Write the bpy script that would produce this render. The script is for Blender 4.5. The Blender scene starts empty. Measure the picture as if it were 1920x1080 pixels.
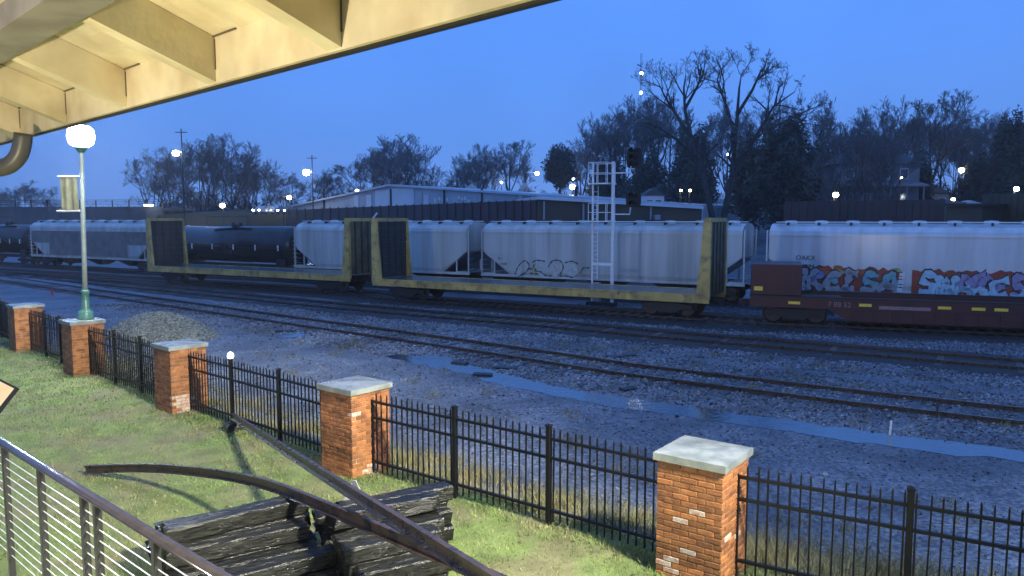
import bpy, math, random
import numpy as np
from mathutils import Vector, Matrix

random.seed(7)
RNG = np.random.default_rng(7)
sc = bpy.context.scene
COL = sc.collection

# ------------------------------------------------------------------ camera
F, CH = 1420.0, 4.15                      # focal length in photo pixels, camera height above the lawn
PITCH = math.atan(130 / F)
cam_d = bpy.data.cameras.new('camera')
cam_d.sensor_width = 36.0
cam_d.lens = 36.0 * F / 1920.0
cam_d.clip_start = 0.05
cam_d.clip_end = 5000
cam = bpy.data.objects.new('camera', cam_d)
COL.objects.link(cam)
cam.location = (0, 0, CH)
cam.rotation_euler = (math.pi / 2 - PITCH, 0, 0)
sc.camera = cam

# ------------------------------------------------------------------ sky: even blue overcast before sunrise
world = bpy.data.worlds.new('World')
sc.world = world
world.use_nodes = True
wn, wl = world.node_tree.nodes, world.node_tree.links
wn.clear()
w_out = wn.new('ShaderNodeOutputWorld')
w_add = wn.new('ShaderNodeAddShader')
w_bg = wn.new('ShaderNodeBackground')
w_bg2 = wn.new('ShaderNodeBackground')
w_tc = wn.new('ShaderNodeTexCoord')
w_sep = wn.new('ShaderNodeSeparateXYZ')
w_ramp = wn.new('ShaderNodeValToRGB')
w_noise = wn.new('ShaderNodeTexNoise')
w_mix = wn.new('ShaderNodeMix'); w_mix.data_type = 'RGBA'; w_mix.blend_type = 'MULTIPLY'
w_map = wn.new('ShaderNodeMapRange')
w_noise.inputs['Scale'].default_value = 1.7
w_noise.inputs['Detail'].default_value = 5
w_map.inputs['From Min'].default_value = 0.3; w_map.inputs['From Max'].default_value = 0.7
w_map.inputs['To Min'].default_value = 0.80; w_map.inputs['To Max'].default_value = 1.08
cr = w_ramp.color_ramp
cr.elements[0].position = 0.0; cr.elements[0].color = (0.165, 0.335, 0.82, 1)
cr.elements[1].position = 0.10; cr.elements[1].color = (0.125, 0.33, 0.93, 1)
e = cr.elements.new(0.22); e.color = (0.108, 0.325, 1.0, 1)
e = cr.elements.new(1.0); e.color = (0.108, 0.30, 0.92, 1)
wl.new(w_tc.outputs['Generated'], w_sep.inputs[0])
wl.new(w_sep.outputs['Z'], w_ramp.inputs[0])
wl.new(w_tc.outputs['Generated'], w_noise.inputs['Vector'])
wl.new(w_noise.outputs['Fac'], w_map.inputs['Value'])
w_mix.inputs[0].default_value = 1.0
wl.new(w_ramp.outputs['Color'], w_mix.inputs[6])
wl.new(w_map.outputs['Result'], w_mix.inputs[7])
wl.new(w_mix.outputs[2], w_bg.inputs['Color'])
w_bg.inputs['Strength'].default_value = 1.05
w_sky = wn.new('ShaderNodeTexSky')
w_sky.sky_type = 'NISHITA'; w_sky.sun_disc = False
w_sky.sun_elevation = math.radians(-3.0); w_sky.sun_rotation = math.radians(90)
wl.new(w_sky.outputs['Color'], w_bg2.inputs['Color'])
w_bg2.inputs['Strength'].default_value = 0.05
wl.new(w_bg.outputs[0], w_add.inputs[0]); wl.new(w_bg2.outputs[0], w_add.inputs[1])
wl.new(w_add.outputs[0], w_out.inputs['Surface'])

sun_d = bpy.data.lights.new('sun', 'SUN')
sun_d.energy = 0.06; sun_d.angle = math.radians(60); sun_d.color = (0.6, 0.75, 1.0)
sun = bpy.data.objects.new('sun', sun_d); COL.objects.link(sun)
sun.rotation_euler = (math.radians(40), 0, math.radians(60))

sc.view_settings.view_transform = 'Standard'
sc.view_settings.look = 'None'
sc.view_settings.exposure = 0.0
sc.view_settings.gamma = 1.0
sc.view_settings.use_curve_mapping = False
sc.render.engine = 'CYCLES'
sc.cycles.use_denoising = True
sc.cycles.max_bounces = 5
sc.cycles.diffuse_bounces = 2
sc.cycles.glossy_bounces = 3
sc.cycles.transparent_max_bounces = 6
sc.cycles.caustics_reflective = False
sc.cycles.caustics_refractive = False
sc.cycles.sample_clamp_indirect = 4.0

# ------------------------------------------------------------------ layout helpers
CP, SP = math.cos(PITCH), math.sin(PITCH)
RAIL = -0.45                              # top of rail

def ray(u, v):
    t = (540 - v) / F
    return Vector(((u - 960) / F, CP + t * SP, -SP + t * CP))

def P(u, v, z):                           # the place at height z seen at photo pixel u, v
    d = ray(u, v); k = (z - CH) / d.z
    return Vector((d.x * k, d.y * k, z))

def PY(u, v, y):                          # the place at distance y
    d = ray(u, v); k = y / d.y
    return Vector((d.x * k, y, CH + d.z * k))

def on_line(u, A, D):                     # where a ground line crosses the pixel column u
    a = (u - 960) / F / CP                # x = a*y (good enough near the horizon)
    k = (a * A.y - A.x) / (D.x - a * D.y)
    return Vector((A.x + D.x * k, A.y + D.y * k, 0))

def lerp(a, b, t): return a + (b - a) * t
def smooth(x):
    x = np.clip(x, 0, 1); return x * x * (3 - 2 * x)

# ------------------------------------------------------------------ mesh helpers
class MB:
    def __init__(s): s.v = []; s.f = []; s.m = []
    def add(s, vs, fs, mi=0):
        n = len(s.v); s.v += [tuple(p) for p in vs]
        s.f += [tuple(i + n for i in q) for q in fs]; s.m += [mi] * len(fs)
        return s
    def box(s, a, b, mi=0, M=None):
        x0, y0, z0 = a; x1, y1, z1 = b
        vs = [Vector(q) for q in ((x0,y0,z0),(x1,y0,z0),(x1,y1,z0),(x0,y1,z0),(x0,y0,z1),(x1,y0,z1),(x1,y1,z1),(x0,y1,z1))]
        if M is not None: vs = [M @ q for q in vs]
        return s.add(vs, [(0,3,2,1),(4,5,6,7),(0,1,5,4),(1,2,6,5),(2,3,7,6),(3,0,4,7)], mi)
    def hexa(s, vs, mi=0):                # eight corners: four below, four above
        return s.add(vs, [(0,3,2,1),(4,5,6,7),(0,1,5,4),(1,2,6,5),(2,3,7,6),(3,0,4,7)], mi)
    def bevel_box(s, a, b, c=0.01, mi=0, M=None):
        a = Vector(a); b = Vector(b); vs = []
        for z, k in ((a.z, c), (a.z + c, 0), (b.z - c, 0), (b.z, c)):
            x0, x1, y0, y1 = a.x + k, b.x - k, a.y + k, b.y - k
            for q in ((x0 + c, y0), (x1 - c, y0), (x1, y0 + c), (x1, y1 - c), (x1 - c, y1), (x0 + c, y1), (x0, y1 - c), (x0, y0 + c)):
                vs.append(Vector((q[0], q[1], z)))
        if M is not None: vs = [M @ q for q in vs]
        fs = [tuple(range(7, -1, -1)), tuple(range(24, 32))]
        for r in range(3):
            for i in range(8):
                j = (i + 1) % 8
                fs.append((r * 8 + i, r * 8 + j, r * 8 + 8 + j, r * 8 + 8 + i))
        return s.add(vs, fs, mi)
    def prism(s, poly, d, mi=0):          # polygon (3d points, ccw seen from -d) pushed along d
        n = len(poly); d = Vector(d)
        vs = [Vector(q) for q in poly] + [Vector(q) + d for q in poly]
        fs = [tuple(range(n)), tuple(range(2 * n - 1, n - 1, -1))]
        for i in range(n):
            j = (i + 1) % n; fs.append((i, n + i, n + j, j))
        return s.add(vs, fs, mi)
    def tube(s, pts, rad, n=8, mi=0, cap=True, up=None):
        pts = [Vector(q) for q in pts]
        if not hasattr(rad, '__len__'): rad = [rad] * len(pts)
        vs = []; fs = []; prev = None
        for i, q in enumerate(pts):
            t = (pts[min(i + 1, len(pts) - 1)] - pts[max(i - 1, 0)]).normalized()
            if prev is None:
                a = Vector((0, 0, 1)) if abs(t.z) < 0.9 else Vector((1, 0, 0))
                x = t.cross(a).normalized()
            else:
                x = (prev - t * prev.dot(t)).normalized()
            prev = x; y = t.cross(x)
            for k in range(n):
                an = 2 * math.pi * k / n
                vs.append(q + (x * math.cos(an) + y * math.sin(an)) * rad[i])
        for i in range(len(pts) - 1):
            for k in range(n):
                l = (k + 1) % n
                fs.append((i * n + k, i * n + l, i * n + n + l, i * n + n + k))
        if cap:
            fs.append(tuple(range(n - 1, -1, -1)))
            fs.append(tuple(range((len(pts) - 1) * n, len(pts) * n)))
        return s.add(vs, fs, mi)
    def lathe(s, prof, c=(0, 0, 0), n=16, mi=0):
        vs = []; fs = []
        for r, z in prof:
            for k in range(n):
                an = 2 * math.pi * k / n
                vs.append((c[0] + r * math.cos(an), c[1] + r * math.sin(an), c[2] + z))
        for i in range(len(prof) - 1):
            for k in range(n):
                l = (k + 1) % n
                fs.append((i * n + k, i * n + l, i * n + n + l, i * n + n + k))
        fs.append(tuple(range(n - 1, -1, -1)))
        fs.append(tuple(range((len(prof) - 1) * n, len(prof) * n)))
        return s.add(vs, fs, mi)
    def sweep(s, prof, pts, mi=0, up=Vector((0, 0, 1))):   # profile of (side, up) along a path
        pts = [Vector(q) for q in pts]; n = len(prof); vs = []; fs = []
        for i, q in enumerate(pts):
            t = (pts[min(i + 1, len(pts) - 1)] - pts[max(i - 1, 0)]).normalized()
            x = t.cross(up).normalized(); y = x.cross(t)
            for a, b in prof: vs.append(q + x * a + y * b)
        for i in range(len(pts) - 1):
            for k in range(n):
                l = (k + 1) % n
                fs.append((i * n + k, i * n + n + k, i * n + n + l, i * n + l))
        fs.append(tuple(range(n))); fs.append(tuple(range(len(pts) * n - 1, (len(pts) - 1) * n - 1, -1)))
        return s.add(vs, fs, mi)
    def mesh(s, name, mats, smooth_=False):
        me = bpy.data.meshes.new(name); me.from_pydata([tuple(q) for q in s.v], [], s.f)
        for m in (mats if isinstance(mats, (list, tuple)) else [mats]): me.materials.append(m)
        if any(s.m): me.polygons.foreach_set('material_index', s.m)
        if smooth_: me.polygons.foreach_set('use_smooth', [True] * len(me.polygons))
        me.update(); return me
    def build(s, name, mats, parent=None, smooth_=False, **k):
        o = bpy.data.objects.new(name, s.mesh(name, mats, smooth_)); COL.objects.link(o)
        if parent is not None: o.parent = parent
        tag(o, **k); return o

def tag(o, label=None, cat=None, group=None, kind=None):
    if label: o['label'] = label
    if cat: o['category'] = cat
    if group: o['group'] = group
    if kind: o['kind'] = kind
    return o

def thing(name, label, cat, loc=(0, 0, 0), rz=0.0, group=None):
    o = bpy.data.objects.new(name, None); COL.objects.link(o)
    o.empty_display_size = 0.2
    o.location = loc; o.rotation_euler = (0, 0, rz)
    return tag(o, label, cat, group)

def inst(name, me, parent, loc=(0, 0, 0), rz=0.0, scale=None):
    o = bpy.data.objects.new(name, me); COL.objects.link(o)
    o.parent = parent; o.location = loc; o.rotation_euler = (0, 0, rz)
    if scale is not None: o.scale = scale
    return o

def np_mesh(name, V, T, mat, parent=None, **k):      # vertex and triangle arrays, fast
    me = bpy.data.meshes.new(name)
    V = np.asarray(V, np.float32); T = np.asarray(T, np.int32)
    me.vertices.add(len(V)); me.vertices.foreach_set('co', V.ravel())
    me.loops.add(T.size); me.loops.foreach_set('vertex_index', T.ravel())
    me.polygons.add(len(T))
    me.polygons.foreach_set('loop_start', np.arange(0, T.size, T.shape[1], dtype=np.int32))
    me.polygons.foreach_set('loop_total', np.full(len(T), T.shape[1], np.int32))
    me.materials.append(mat); me.update(calc_edges=True)
    if name: pass
    o = bpy.data.objects.new(name, me); COL.objects.link(o)
    if parent is not None: o.parent = parent
    return tag(o, **k)

def text_part(body, size, mat, parent, loc, name='lettering', rot=(math.pi / 2, 0, 0)):
    cu = bpy.data.curves.new('lettering', 'FONT'); cu.body = body; cu.size = size; cu.extrude = 0.002
    cu.resolution_u = 2
    tmp = bpy.data.objects.new('tmp_text', cu); COL.objects.link(tmp)
    dg = bpy.context.evaluated_depsgraph_get()
    me = bpy.data.meshes.new_from_object(tmp.evaluated_get(dg))
    bpy.data.objects.remove(tmp)
    me.materials.clear(); me.materials.append(mat)
    o = bpy.data.objects.new(name, me); COL.objects.link(o)
    o.parent = parent; o.location = loc; o.rotation_euler = rot
    return o

# ------------------------------------------------------------------ materials
def mat(name, c, rough=0.6, metal=0.0, var=0.25, scale=6.0, c2=None, bump=0.0, bscale=40.0, spec=0.5,
        per=None, emit=None, es=0.0, stretch=None, lo=0.4, hi=0.65, detail=6.0, rough2=None, coord='pos', coat=0.0, macro=None):
    m = bpy.data.materials.new(name); m.use_nodes = True
    n, l = m.node_tree.nodes, m.node_tree.links
    b = n['Principled BSDF']
    b.inputs['Roughness'].default_value = rough
    b.inputs['Metallic'].default_value = metal
    b.inputs['Specular IOR Level'].default_value = spec
    b.inputs['Coat Weight'].default_value = coat
    if coord == 'pos':
        vec = n.new('ShaderNodeNewGeometry').outputs['Position']
    else:
        vec = n.new('ShaderNodeTexCoord').outputs['Object']
    if stretch:
        mp = n.new('ShaderNodeMapping'); mp.inputs['Scale'].default_value = stretch
        l.new(vec, mp.inputs[0]); vec = mp.outputs[0]
    no = n.new('ShaderNodeTexNoise'); no.inputs['Scale'].default_value = scale; no.inputs['Detail'].default_value = detail
    l.new(vec, no.inputs['Vector'])
    mr = n.new('ShaderNodeMapRange'); mr.inputs['From Min'].default_value = lo; mr.inputs['From Max'].default_value = hi
    l.new(no.outputs['Fac'], mr.inputs['Value'])
    mx = n.new('ShaderNodeMix'); mx.data_type = 'RGBA'
    if c2 is None: c2 = tuple(x * (1 - var) for x in c)
    mx.inputs[6].default_value = (*c, 1); mx.inputs[7].default_value = (*c2, 1)
    l.new(mr.outputs[0], mx.inputs[0])
    out = mx.outputs[2]
    if per:                               # change from piece to piece
        if per[0] == 'object': rnd = n.new('ShaderNodeObjectInfo').outputs['Random']
        else: rnd = n.new('ShaderNodeNewGeometry').outputs['Random Per Island']
        r2 = n.new('ShaderNodeMapRange'); r2.inputs['To Min'].default_value = per[1]; r2.inputs['To Max'].default_value = per[2]
        l.new(rnd, r2.inputs['Value'])
        m2 = n.new('ShaderNodeMix'); m2.data_type = 'RGBA'; m2.blend_type = 'MULTIPLY'; m2.inputs[0].default_value = 1
        l.new(out, m2.inputs[6]); l.new(r2.outputs[0], m2.inputs[7]); out = m2.outputs[2]
    if macro:                             # broad wear and stains
        n5 = n.new('ShaderNodeTexNoise'); n5.inputs['Scale'].default_value = macro[0]; n5.inputs['Detail'].default_value = 5
        n5.inputs['Distortion'].default_value = 0.6
        l.new(vec, n5.inputs['Vector'])
        r5 = n.new('ShaderNodeMapRange'); r5.inputs['From Min'].default_value = 0.35; r5.inputs['From Max'].default_value = 0.65
        r5.inputs['To Min'].default_value = macro[1]; r5.inputs['To Max'].default_value = macro[2]
        l.new(n5.outputs['Fac'], r5.inputs['Value'])
        m5 = n.new('ShaderNodeMix'); m5.data_type = 'RGBA'; m5.blend_type = 'MULTIPLY'; m5.inputs[0].default_value = 1
        l.new(out, m5.inputs[6]); l.new(r5.outputs[0], m5.inputs[7]); out = m5.outputs[2]
    l.new(out, b.inputs['Base Color'])
    if rough2 is not None:
        r3 = n.new('ShaderNodeMapRange'); r3.inputs['To Min'].default_value = rough; r3.inputs['To Max'].default_value = rough2
        l.new(mr.outputs[0], r3.inputs['Value']); l.new(r3.outputs[0], b.inputs['Roughness'])
    if bump:
        n2 = n.new('ShaderNodeTexNoise'); n2.inputs['Scale'].default_value = bscale; n2.inputs['Detail'].default_value = 4
        l.new(vec, n2.inputs['Vector'])
        bp = n.new('ShaderNodeBump'); bp.inputs['Strength'].default_value = bump; bp.inputs['Distance'].default_value = 0.02
        l.new(n2.outputs['Fac'], bp.inputs['Height']); l.new(bp.outputs[0], b.inputs['Normal'])
    if emit:
        b.inputs['Emission Color'].default_value = (*emit, 1); b.inputs['Emission Strength'].default_value = es
    return m

M = {}
M['gravel'] = mat('wet_gravel', (0.225, 0.245, 0.275), 0.7, c2=(0.042, 0.050, 0.060), scale=14.0, bump=1.0, bscale=30, rough2=0.4, lo=0.36, hi=0.62, detail=12, macro=(0.45, 0.6, 1.3))
M['stone'] = mat('crushed_stone', (0.125, 0.137, 0.155), 0.28, var=0.4, scale=30, per=('island', 0.10, 2.6), macro=(0.45, 0.6, 1.3))
M['pile'] = mat('pile_stone', (0.21, 0.225, 0.19), 0.55, var=0.4, scale=30, per=('island', 0.4, 1.7))
M['water'] = mat('puddle_water', (0.035, 0.045, 0.06), 0.10, var=0.1, scale=1.0, bump=0.45, bscale=5, spec=1.0)
M['water'].node_tree.nodes['Principled BSDF'].inputs['IOR'].default_value = 2.2
M['verge'] = mat('dry_verge_soil', (0.17, 0.155, 0.075), 0.9, scale=1.6, c2=(0.13, 0.14, 0.12), bump=0.8, bscale=20, lo=0.38, hi=0.66, detail=10)
M['soil'] = mat('lawn_soil', (0.125, 0.170, 0.048), 0.9, scale=0.9, c2=(0.150, 0.145, 0.068), bump=0.6, bscale=18, lo=0.44, hi=0.60, detail=10, macro=(2.2, 0.8, 1.2))
M['grass'] = mat('grass_blades', (0.150, 0.225, 0.055), 0.6, scale=0.8, c2=(0.205, 0.200, 0.090), per=('island', 0.55, 1.4), macro=(2.2, 0.8, 1.2), lo=0.44, hi=0.60, detail=8)
M['leaf'] = mat('dead_leaves', (0.16, 0.085, 0.035), 0.6, scale=3, c2=(0.09, 0.05, 0.025), per=('island', 0.5, 1.6))
M['weeds'] = mat('dry_weeds', (0.24, 0.20, 0.085), 0.8, scale=2.0, c2=(0.13, 0.15, 0.06), per=('island', 0.6, 1.4))
M['brick'] = mat('red_brick', (0.30, 0.122, 0.036), 0.75, scale=9, c2=(0.19, 0.068, 0.022), bump=0.5, bscale=60, per=('object', 0.62, 1.35), lo=0.35, hi=0.7)
M['brick_pale'] = mat('stained_brick', (0.46, 0.38, 0.31), 0.8, scale=14, c2=(0.36, 0.20, 0.12), bump=0.5, bscale=60, lo=0.45, hi=0.62)
M['brickwork'] = mat('brickwork', (0.30, 0.122, 0.036), 0.75, scale=9, c2=(0.19, 0.068, 0.022), bump=0.5, bscale=60, per=('island', 0.6, 1.35))
M['mortar'] = mat('mortar', (0.26, 0.14, 0.085), 0.9, scale=7, c2=(0.42, 0.33, 0.25), lo=0.5, hi=0.75, bump=0.3)
M['cap'] = mat('stone_cap', (0.25, 0.27, 0.25), 0.22, scale=4, c2=(0.15, 0.17, 0.155), bump=0.15, bscale=30)
M['fence'] = mat('black_fence_paint', (0.005, 0.005, 0.006), 0.42, spec=0.3, var=0.2)
M['rail'] = mat('rusty_rail', (0.042, 0.028, 0.024), 0.36, scale=9, c2=(0.020, 0.016, 0.015), bump=0.3, rough2=0.25)
M['railhead'] = mat('worn_railhead', (0.20, 0.19, 0.19), 0.22, 0.8, var=0.4, scale=3)
M['tie'] = mat('creosote_tie', (0.050, 0.044, 0.038), 0.5, scale=10, c2=(0.020, 0.018, 0.016), bump=0.6, bscale=25, rough2=0.3)
M['timber'] = mat('old_timber', (0.016, 0.017, 0.013), 0.34, spec=0.4, scale=5, c2=(0.005, 0.005, 0.005), bump=0.6, bscale=9, stretch=(1.2, 9, 9), coord='obj', rough2=0.25, per=('object', 0.5, 1.3), lo=0.35, hi=0.65)
M['bed'] = mat('oily_shaded_ballast', (0.030, 0.028, 0.028), 0.75, spec=0.25, scale=5, c2=(0.055, 0.053, 0.053), bump=1.0, bscale=20)  # oily ballast, darkened further to hold the shade under the cars
M['yellow'] = mat('yellow_car_paint', (0.52, 0.37, 0.105), 0.5, macro=(0.8, 0.65, 1.1), scale=2.6, c2=(0.17, 0.11, 0.06), bump=0.15, lo=0.5, hi=0.75, detail=12)
M['oldyellow'] = mat('dirty_yellow_sheet', (0.15, 0.12, 0.045), 0.6, scale=1.6, c2=(0.05, 0.045, 0.025), lo=0.4, hi=0.7)
M['deck'] = mat('wet_deck', (0.09, 0.085, 0.085), 0.25, scale=3, c2=(0.05, 0.045, 0.04), stretch=(6, 1, 1), coord='obj')
M['bulkface'] = mat('bulkhead_lining', (0.020, 0.019, 0.017), 0.6, scale=2.5, c2=(0.03, 0.03, 0.03))
M['under'] = mat('underframe_black', (0.018, 0.017, 0.017), 0.6, var=0.4, scale=3)
M['wheel'] = mat('wheel_steel', (0.06, 0.05, 0.045), 0.4, 0.5, var=0.4)
M['redcar'] = mat('red_car_paint', (0.075, 0.012, 0.010), 0.5, scale=1.2, c2=(0.035, 0.010, 0.009), lo=0.45, hi=0.75)
M['hopper'] = mat('grey_hopper_paint', (0.62, 0.61, 0.56), 0.20, scale=1.3, c2=(0.42, 0.39, 0.33), macro=(0.25, 0.8, 1.05), bump=0.06, bscale=1.1, lo=0.4, hi=0.8, detail=10, stretch=(1.4, 1.4, 0.10), coat=0.3)
M['hopper2'] = mat('pale_hopper_paint', (0.70, 0.69, 0.68), 0.20, scale=1.3, c2=(0.50, 0.47, 0.44), macro=(0.25, 0.85, 1.05), bump=0.06, bscale=1.1, lo=0.4, hi=0.8, detail=10, stretch=(1.4, 1.4, 0.10), coat=0.3)
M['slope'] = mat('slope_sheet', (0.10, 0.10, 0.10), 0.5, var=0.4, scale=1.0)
M['greydark'] = mat('dark_grey_sheet', (0.19, 0.185, 0.18), 0.6, scale=1.2, c2=(0.12, 0.115, 0.11))
M['tank'] = mat('black_tank_paint', (0.025, 0.025, 0.027), 0.22, var=0.3, scale=1.0)
M['white'] = mat('white_paint', (0.78, 0.78, 0.76), 0.5, var=0.12)
M['galv'] = mat('galvanised_lit_white', (0.85, 0.85, 0.85), 0.35, 0.0, var=0.15, scale=8)  # steel whitened: lamp light on the signal mast is put into the colour
M['black'] = mat('matte_black', (0.006, 0.006, 0.007), 0.7, var=0.1)
M['letters'] = mat('lettering_black', (0.02, 0.02, 0.025), 0.6)
M['pole'] = mat('green_pole_paint', (0.20, 0.24, 0.22), 0.35, var=0.2)
M['green'] = mat('dark_green_iron', (0.045, 0.13, 0.10), 0.35, var=0.3, scale=10)
M['banner'] = mat('banner_cloth', (0.085, 0.085, 0.045), 0.7, scale=5, c2=(0.13, 0.13, 0.08))
M['cream'] = mat('cream_paint', (0.78, 0.68, 0.46), 0.55, scale=2.5, c2=(0.62, 0.50, 0.30), bump=0.15, bscale=14, lo=0.42, hi=0.72, detail=12, macro=(0.9, 0.78, 1.08))
M['dirtline'] = mat('eave_crack', (0.16, 0.12, 0.07), 0.9)
M['beam'] = mat('grey_beam', (0.26, 0.24, 0.20), 0.6, scale=3, c2=(0.18, 0.16, 0.13))
M['gutter'] = mat('dark_gutter', (0.014, 0.013, 0.012), 0.35, var=0.3)
M['pipe'] = mat('downspout_paint', (0.10, 0.09, 0.07), 0.4, var=0.2)
M['railing'] = mat('railing_steel', (0.035, 0.030, 0.032), 0.16, 0.0, var=0.25, scale=12)
M['post'] = mat('railing_post', (0.016, 0.017, 0.017), 0.4, 0.0, var=0.2)
M['cable'] = mat('steel_cable', (0.75, 0.75, 0.70), 0.3, 0.6, var=0.1)
M['concrete'] = mat('concrete', (0.45, 0.45, 0.43), 0.7, scale=4, var=0.25)
M['sign'] = mat('tan_panel', (0.62, 0.45, 0.26), 0.5, scale=4, c2=(0.56, 0.38, 0.21))
M['metalwall'] = mat('pale_metal_siding', (0.50, 0.52, 0.55), 0.45, scale=0.3, c2=(0.40, 0.42, 0.46))
M['metalpanel'] = mat('pale_door_panel', (0.72, 0.74, 0.76), 0.45, scale=0.4, var=0.1)
M['metalroof'] = mat('pale_metal_roof', (0.62, 0.65, 0.70), 0.4, var=0.15, scale=0.5)
M['brown'] = mat('brown_siding', (0.072, 0.036, 0.034), 0.6, scale=0.4, c2=(0.050, 0.030, 0.026))
M['olive'] = mat('olive_siding', (0.080, 0.064, 0.038), 0.6, scale=0.4, c2=(0.055, 0.042, 0.028))
M['bridge'] = mat('bridge_concrete', (0.115, 0.115, 0.11), 0.7, scale=0.4, c2=(0.08, 0.08, 0.08))
M['earth'] = mat('embankment', (0.06, 0.06, 0.035), 0.9, scale=0.5, c2=(0.085, 0.07, 0.045), bump=0.8, bscale=3)
M['bark'] = mat('bark', (0.055, 0.050, 0.048), 0.85, scale=4, var=0.4, bump=0.6, bscale=14)
M['twig'] = mat('twigs', (0.17, 0.155, 0.15), 0.85, scale=3, var=0.3)
M['needle'] = mat('evergreen_leaves', (0.050, 0.062, 0.045), 0.7, var=0.4, scale=1, per=('island', 0.5, 1.6))
M['shrub'] = mat('shrub_leaves', (0.075, 0.075, 0.035), 0.7, var=0.4, scale=2, per=('island', 0.5, 1.5))
M['house'] = mat('house_siding', (0.24, 0.21, 0.22), 0.7, var=0.2, scale=0.6)
M['housewhite'] = mat('white_siding', (0.66, 0.66, 0.66), 0.6, var=0.15, scale=0.6)
M['roof'] = mat('dark_shingles', (0.06, 0.062, 0.065), 0.7, var=0.3, scale=1)
M['glass'] = mat('dark_glass', (0.02, 0.025, 0.03), 0.08, var=0.1, spec=0.8)
M['lit'] = mat('lit_window', (0.8, 0.7, 0.4), 0.5, emit=(1.0, 0.78, 0.4), es=1.6)
M['lamp'] = mat('lamp_glow', (1, 1, 1), 0.5, emit=(0.92, 0.97, 1.0), es=45.0)
M['lampwarm'] = mat('lamp_glow_warm', (1, 1, 1), 0.5, emit=(1.0, 0.93, 0.62), es=26.0)
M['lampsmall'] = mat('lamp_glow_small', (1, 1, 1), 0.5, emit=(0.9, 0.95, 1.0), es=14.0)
M['red'] = mat('tail_lamp', (0.5, 0.02, 0.02), 0.4, emit=(1.0, 0.08, 0.05), es=2.5)
M['carpaint'] = mat('car_paint', (0.10, 0.11, 0.13), 0.25, var=0.1, coat=0.5)
M['carpale'] = mat('pale_car_paint', (0.40, 0.41, 0.43), 0.25, var=0.1, coat=0.5)
M['tyre'] = mat('tyre', (0.012, 0.012, 0.012), 0.8)
M['reflector'] = mat('yellow_reflector', (0.90, 0.62, 0.06), 0.4, var=0.1)
M['greypipe'] = mat('grey_pipe', (0.30, 0.30, 0.32), 0.5, var=0.1)


# ================================================================== the setting
PIL = [Vector((2.24, 8.64, 0)), Vector((-2.59, 12.27, 0)), Vector((-7.24, 16.31, 0)), Vector((-11.5, 20.1, 0)), Vector((-15.4, 23.8, 0))]
PE = Vector((7.54, 5.59, 0))              # the next pillar, outside the picture
PF = Vector((-22.0, 30.3, 0))
FENCE = [Vector((30, -8.0, 0)), Vector((13.0, 2.3, 0)), PE] + PIL + [PF, Vector((-60, 68, 0))]

def fence_dist(X, Y):                     # distance beyond the fence line, tracks side positive
    fx = np.array([p.x for p in FENCE])[::-1]; fy = np.array([p.y for p in FENCE])[::-1]
    return (Y - np.interp(X, fx, fy)) * 0.76

def hnoise(X, Y, s, seed=0):
    a = seed * 1.7
    return (np.sin(X * s * 1.3 + a) * np.cos(Y * s * 1.1 - a) + 0.6 * np.sin(X * s * 2.9 - Y * s * 2.1 + a * 2)
            + 0.4 * np.cos(X * s * 5.3 + Y * s * 4.7 + a)) / 2.0

NEAR = [Vector(q) for q in ((-52, 70), (-38, 57.5), (-17.5, 40.5), (-0.8, 26.95), (3.45, 23.3), (7.83, 20.25), (12.2, 17.5), (30, 6.6))]
NEAR = [Vector((q.x, q.y, 0)) for q in NEAR]
MIDP = [P(u, v, RAIL) for u, v in ((375, 547), (700, 578), (1000, 603), (1300, 630), (1600, 654), (1920, 681))]
MIDP = [MIDP[0] + (MIDP[0] - MIDP[1]) * 2] + MIDP + [MIDP[-1] + (MIDP[-1] - MIDP[-2]) * 3]

def poly_dist(X, Y, pts):
    best = np.full(X.shape, 1e9)
    for a, b in zip(pts[:-1], pts[1:]):
        dx, dy = b.x - a.x, b.y - a.y; L2 = dx * dx + dy * dy
        t = np.clip(((X - a.x) * dx + (Y - a.y) * dy) / L2, 0, 1)
        best = np.minimum(best, np.hypot(X - a.x - t * dx, Y - a.y - t * dy))
    return best

def ground_h(X, Y):
    X = np.asarray(X, float); Y = np.asarray(Y, float)
    s = fence_dist(X, Y)
    z = -0.10 - 0.52 * smooth((s - 0.2) / 3.2)
    z = z + 0.018 * hnoise(X, Y, 0.8, 1) * smooth(s / 2)
    dn = poly_dist(X, Y, NEAR)
    z = z + 0.05 * smooth((2.6 - dn) / 1.2)
    dm = poly_dist(X, Y, MIDP)
    z = z + 0.05 * smooth((3.0 - dm) / 1.2)
    d_ = poly_dist(X, Y, PCL); z = z + (-0.615 - z) * smooth((2.2 - d_) / 1.1)
    # rising ground and hill behind the railway
    back = smooth((Y + 0.35 * X - 92) / 70) * (2.0 + 6.5 * smooth((X + 25) / 55))
    return z + back

PCL = [P(u, v, -0.6) for u, v in ((735, 674), (830, 681), (950, 710), (1100, 745), (1300, 777), (1600, 817), (1750, 837), (1990, 865))]
def puddle_polys():
    up = [(722,668),(745,664),(790,668),(815,664),(850,669),(846,674),(872,683),(905,688),(1000,714),(1100,735),(1250,757),(1450,784),(1600,804),(1750,824),(1990,853)]
    lo = [(1990,876),(1750,849),(1600,829),(1450,806),(1330,788),(1200,769),(1110,756),(1000,734),(930,718),(905,714),(888,702),(850,697),(838,690),(815,692),(800,684),(775,683),(750,675)]
    a = [P(u, v, -0.607) for u, v in up + lo]
    b = [P(u, v, -0.607) for u, v in ((512,629),(530,626),(560,626),(572,629),(556,632),(526,632))]
    c = [P(u, v, -0.607) for u, v in ((1868,683),(1885,680),(1897,683),(1890,689),(1872,688))]
    return [a, b, c]

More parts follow.
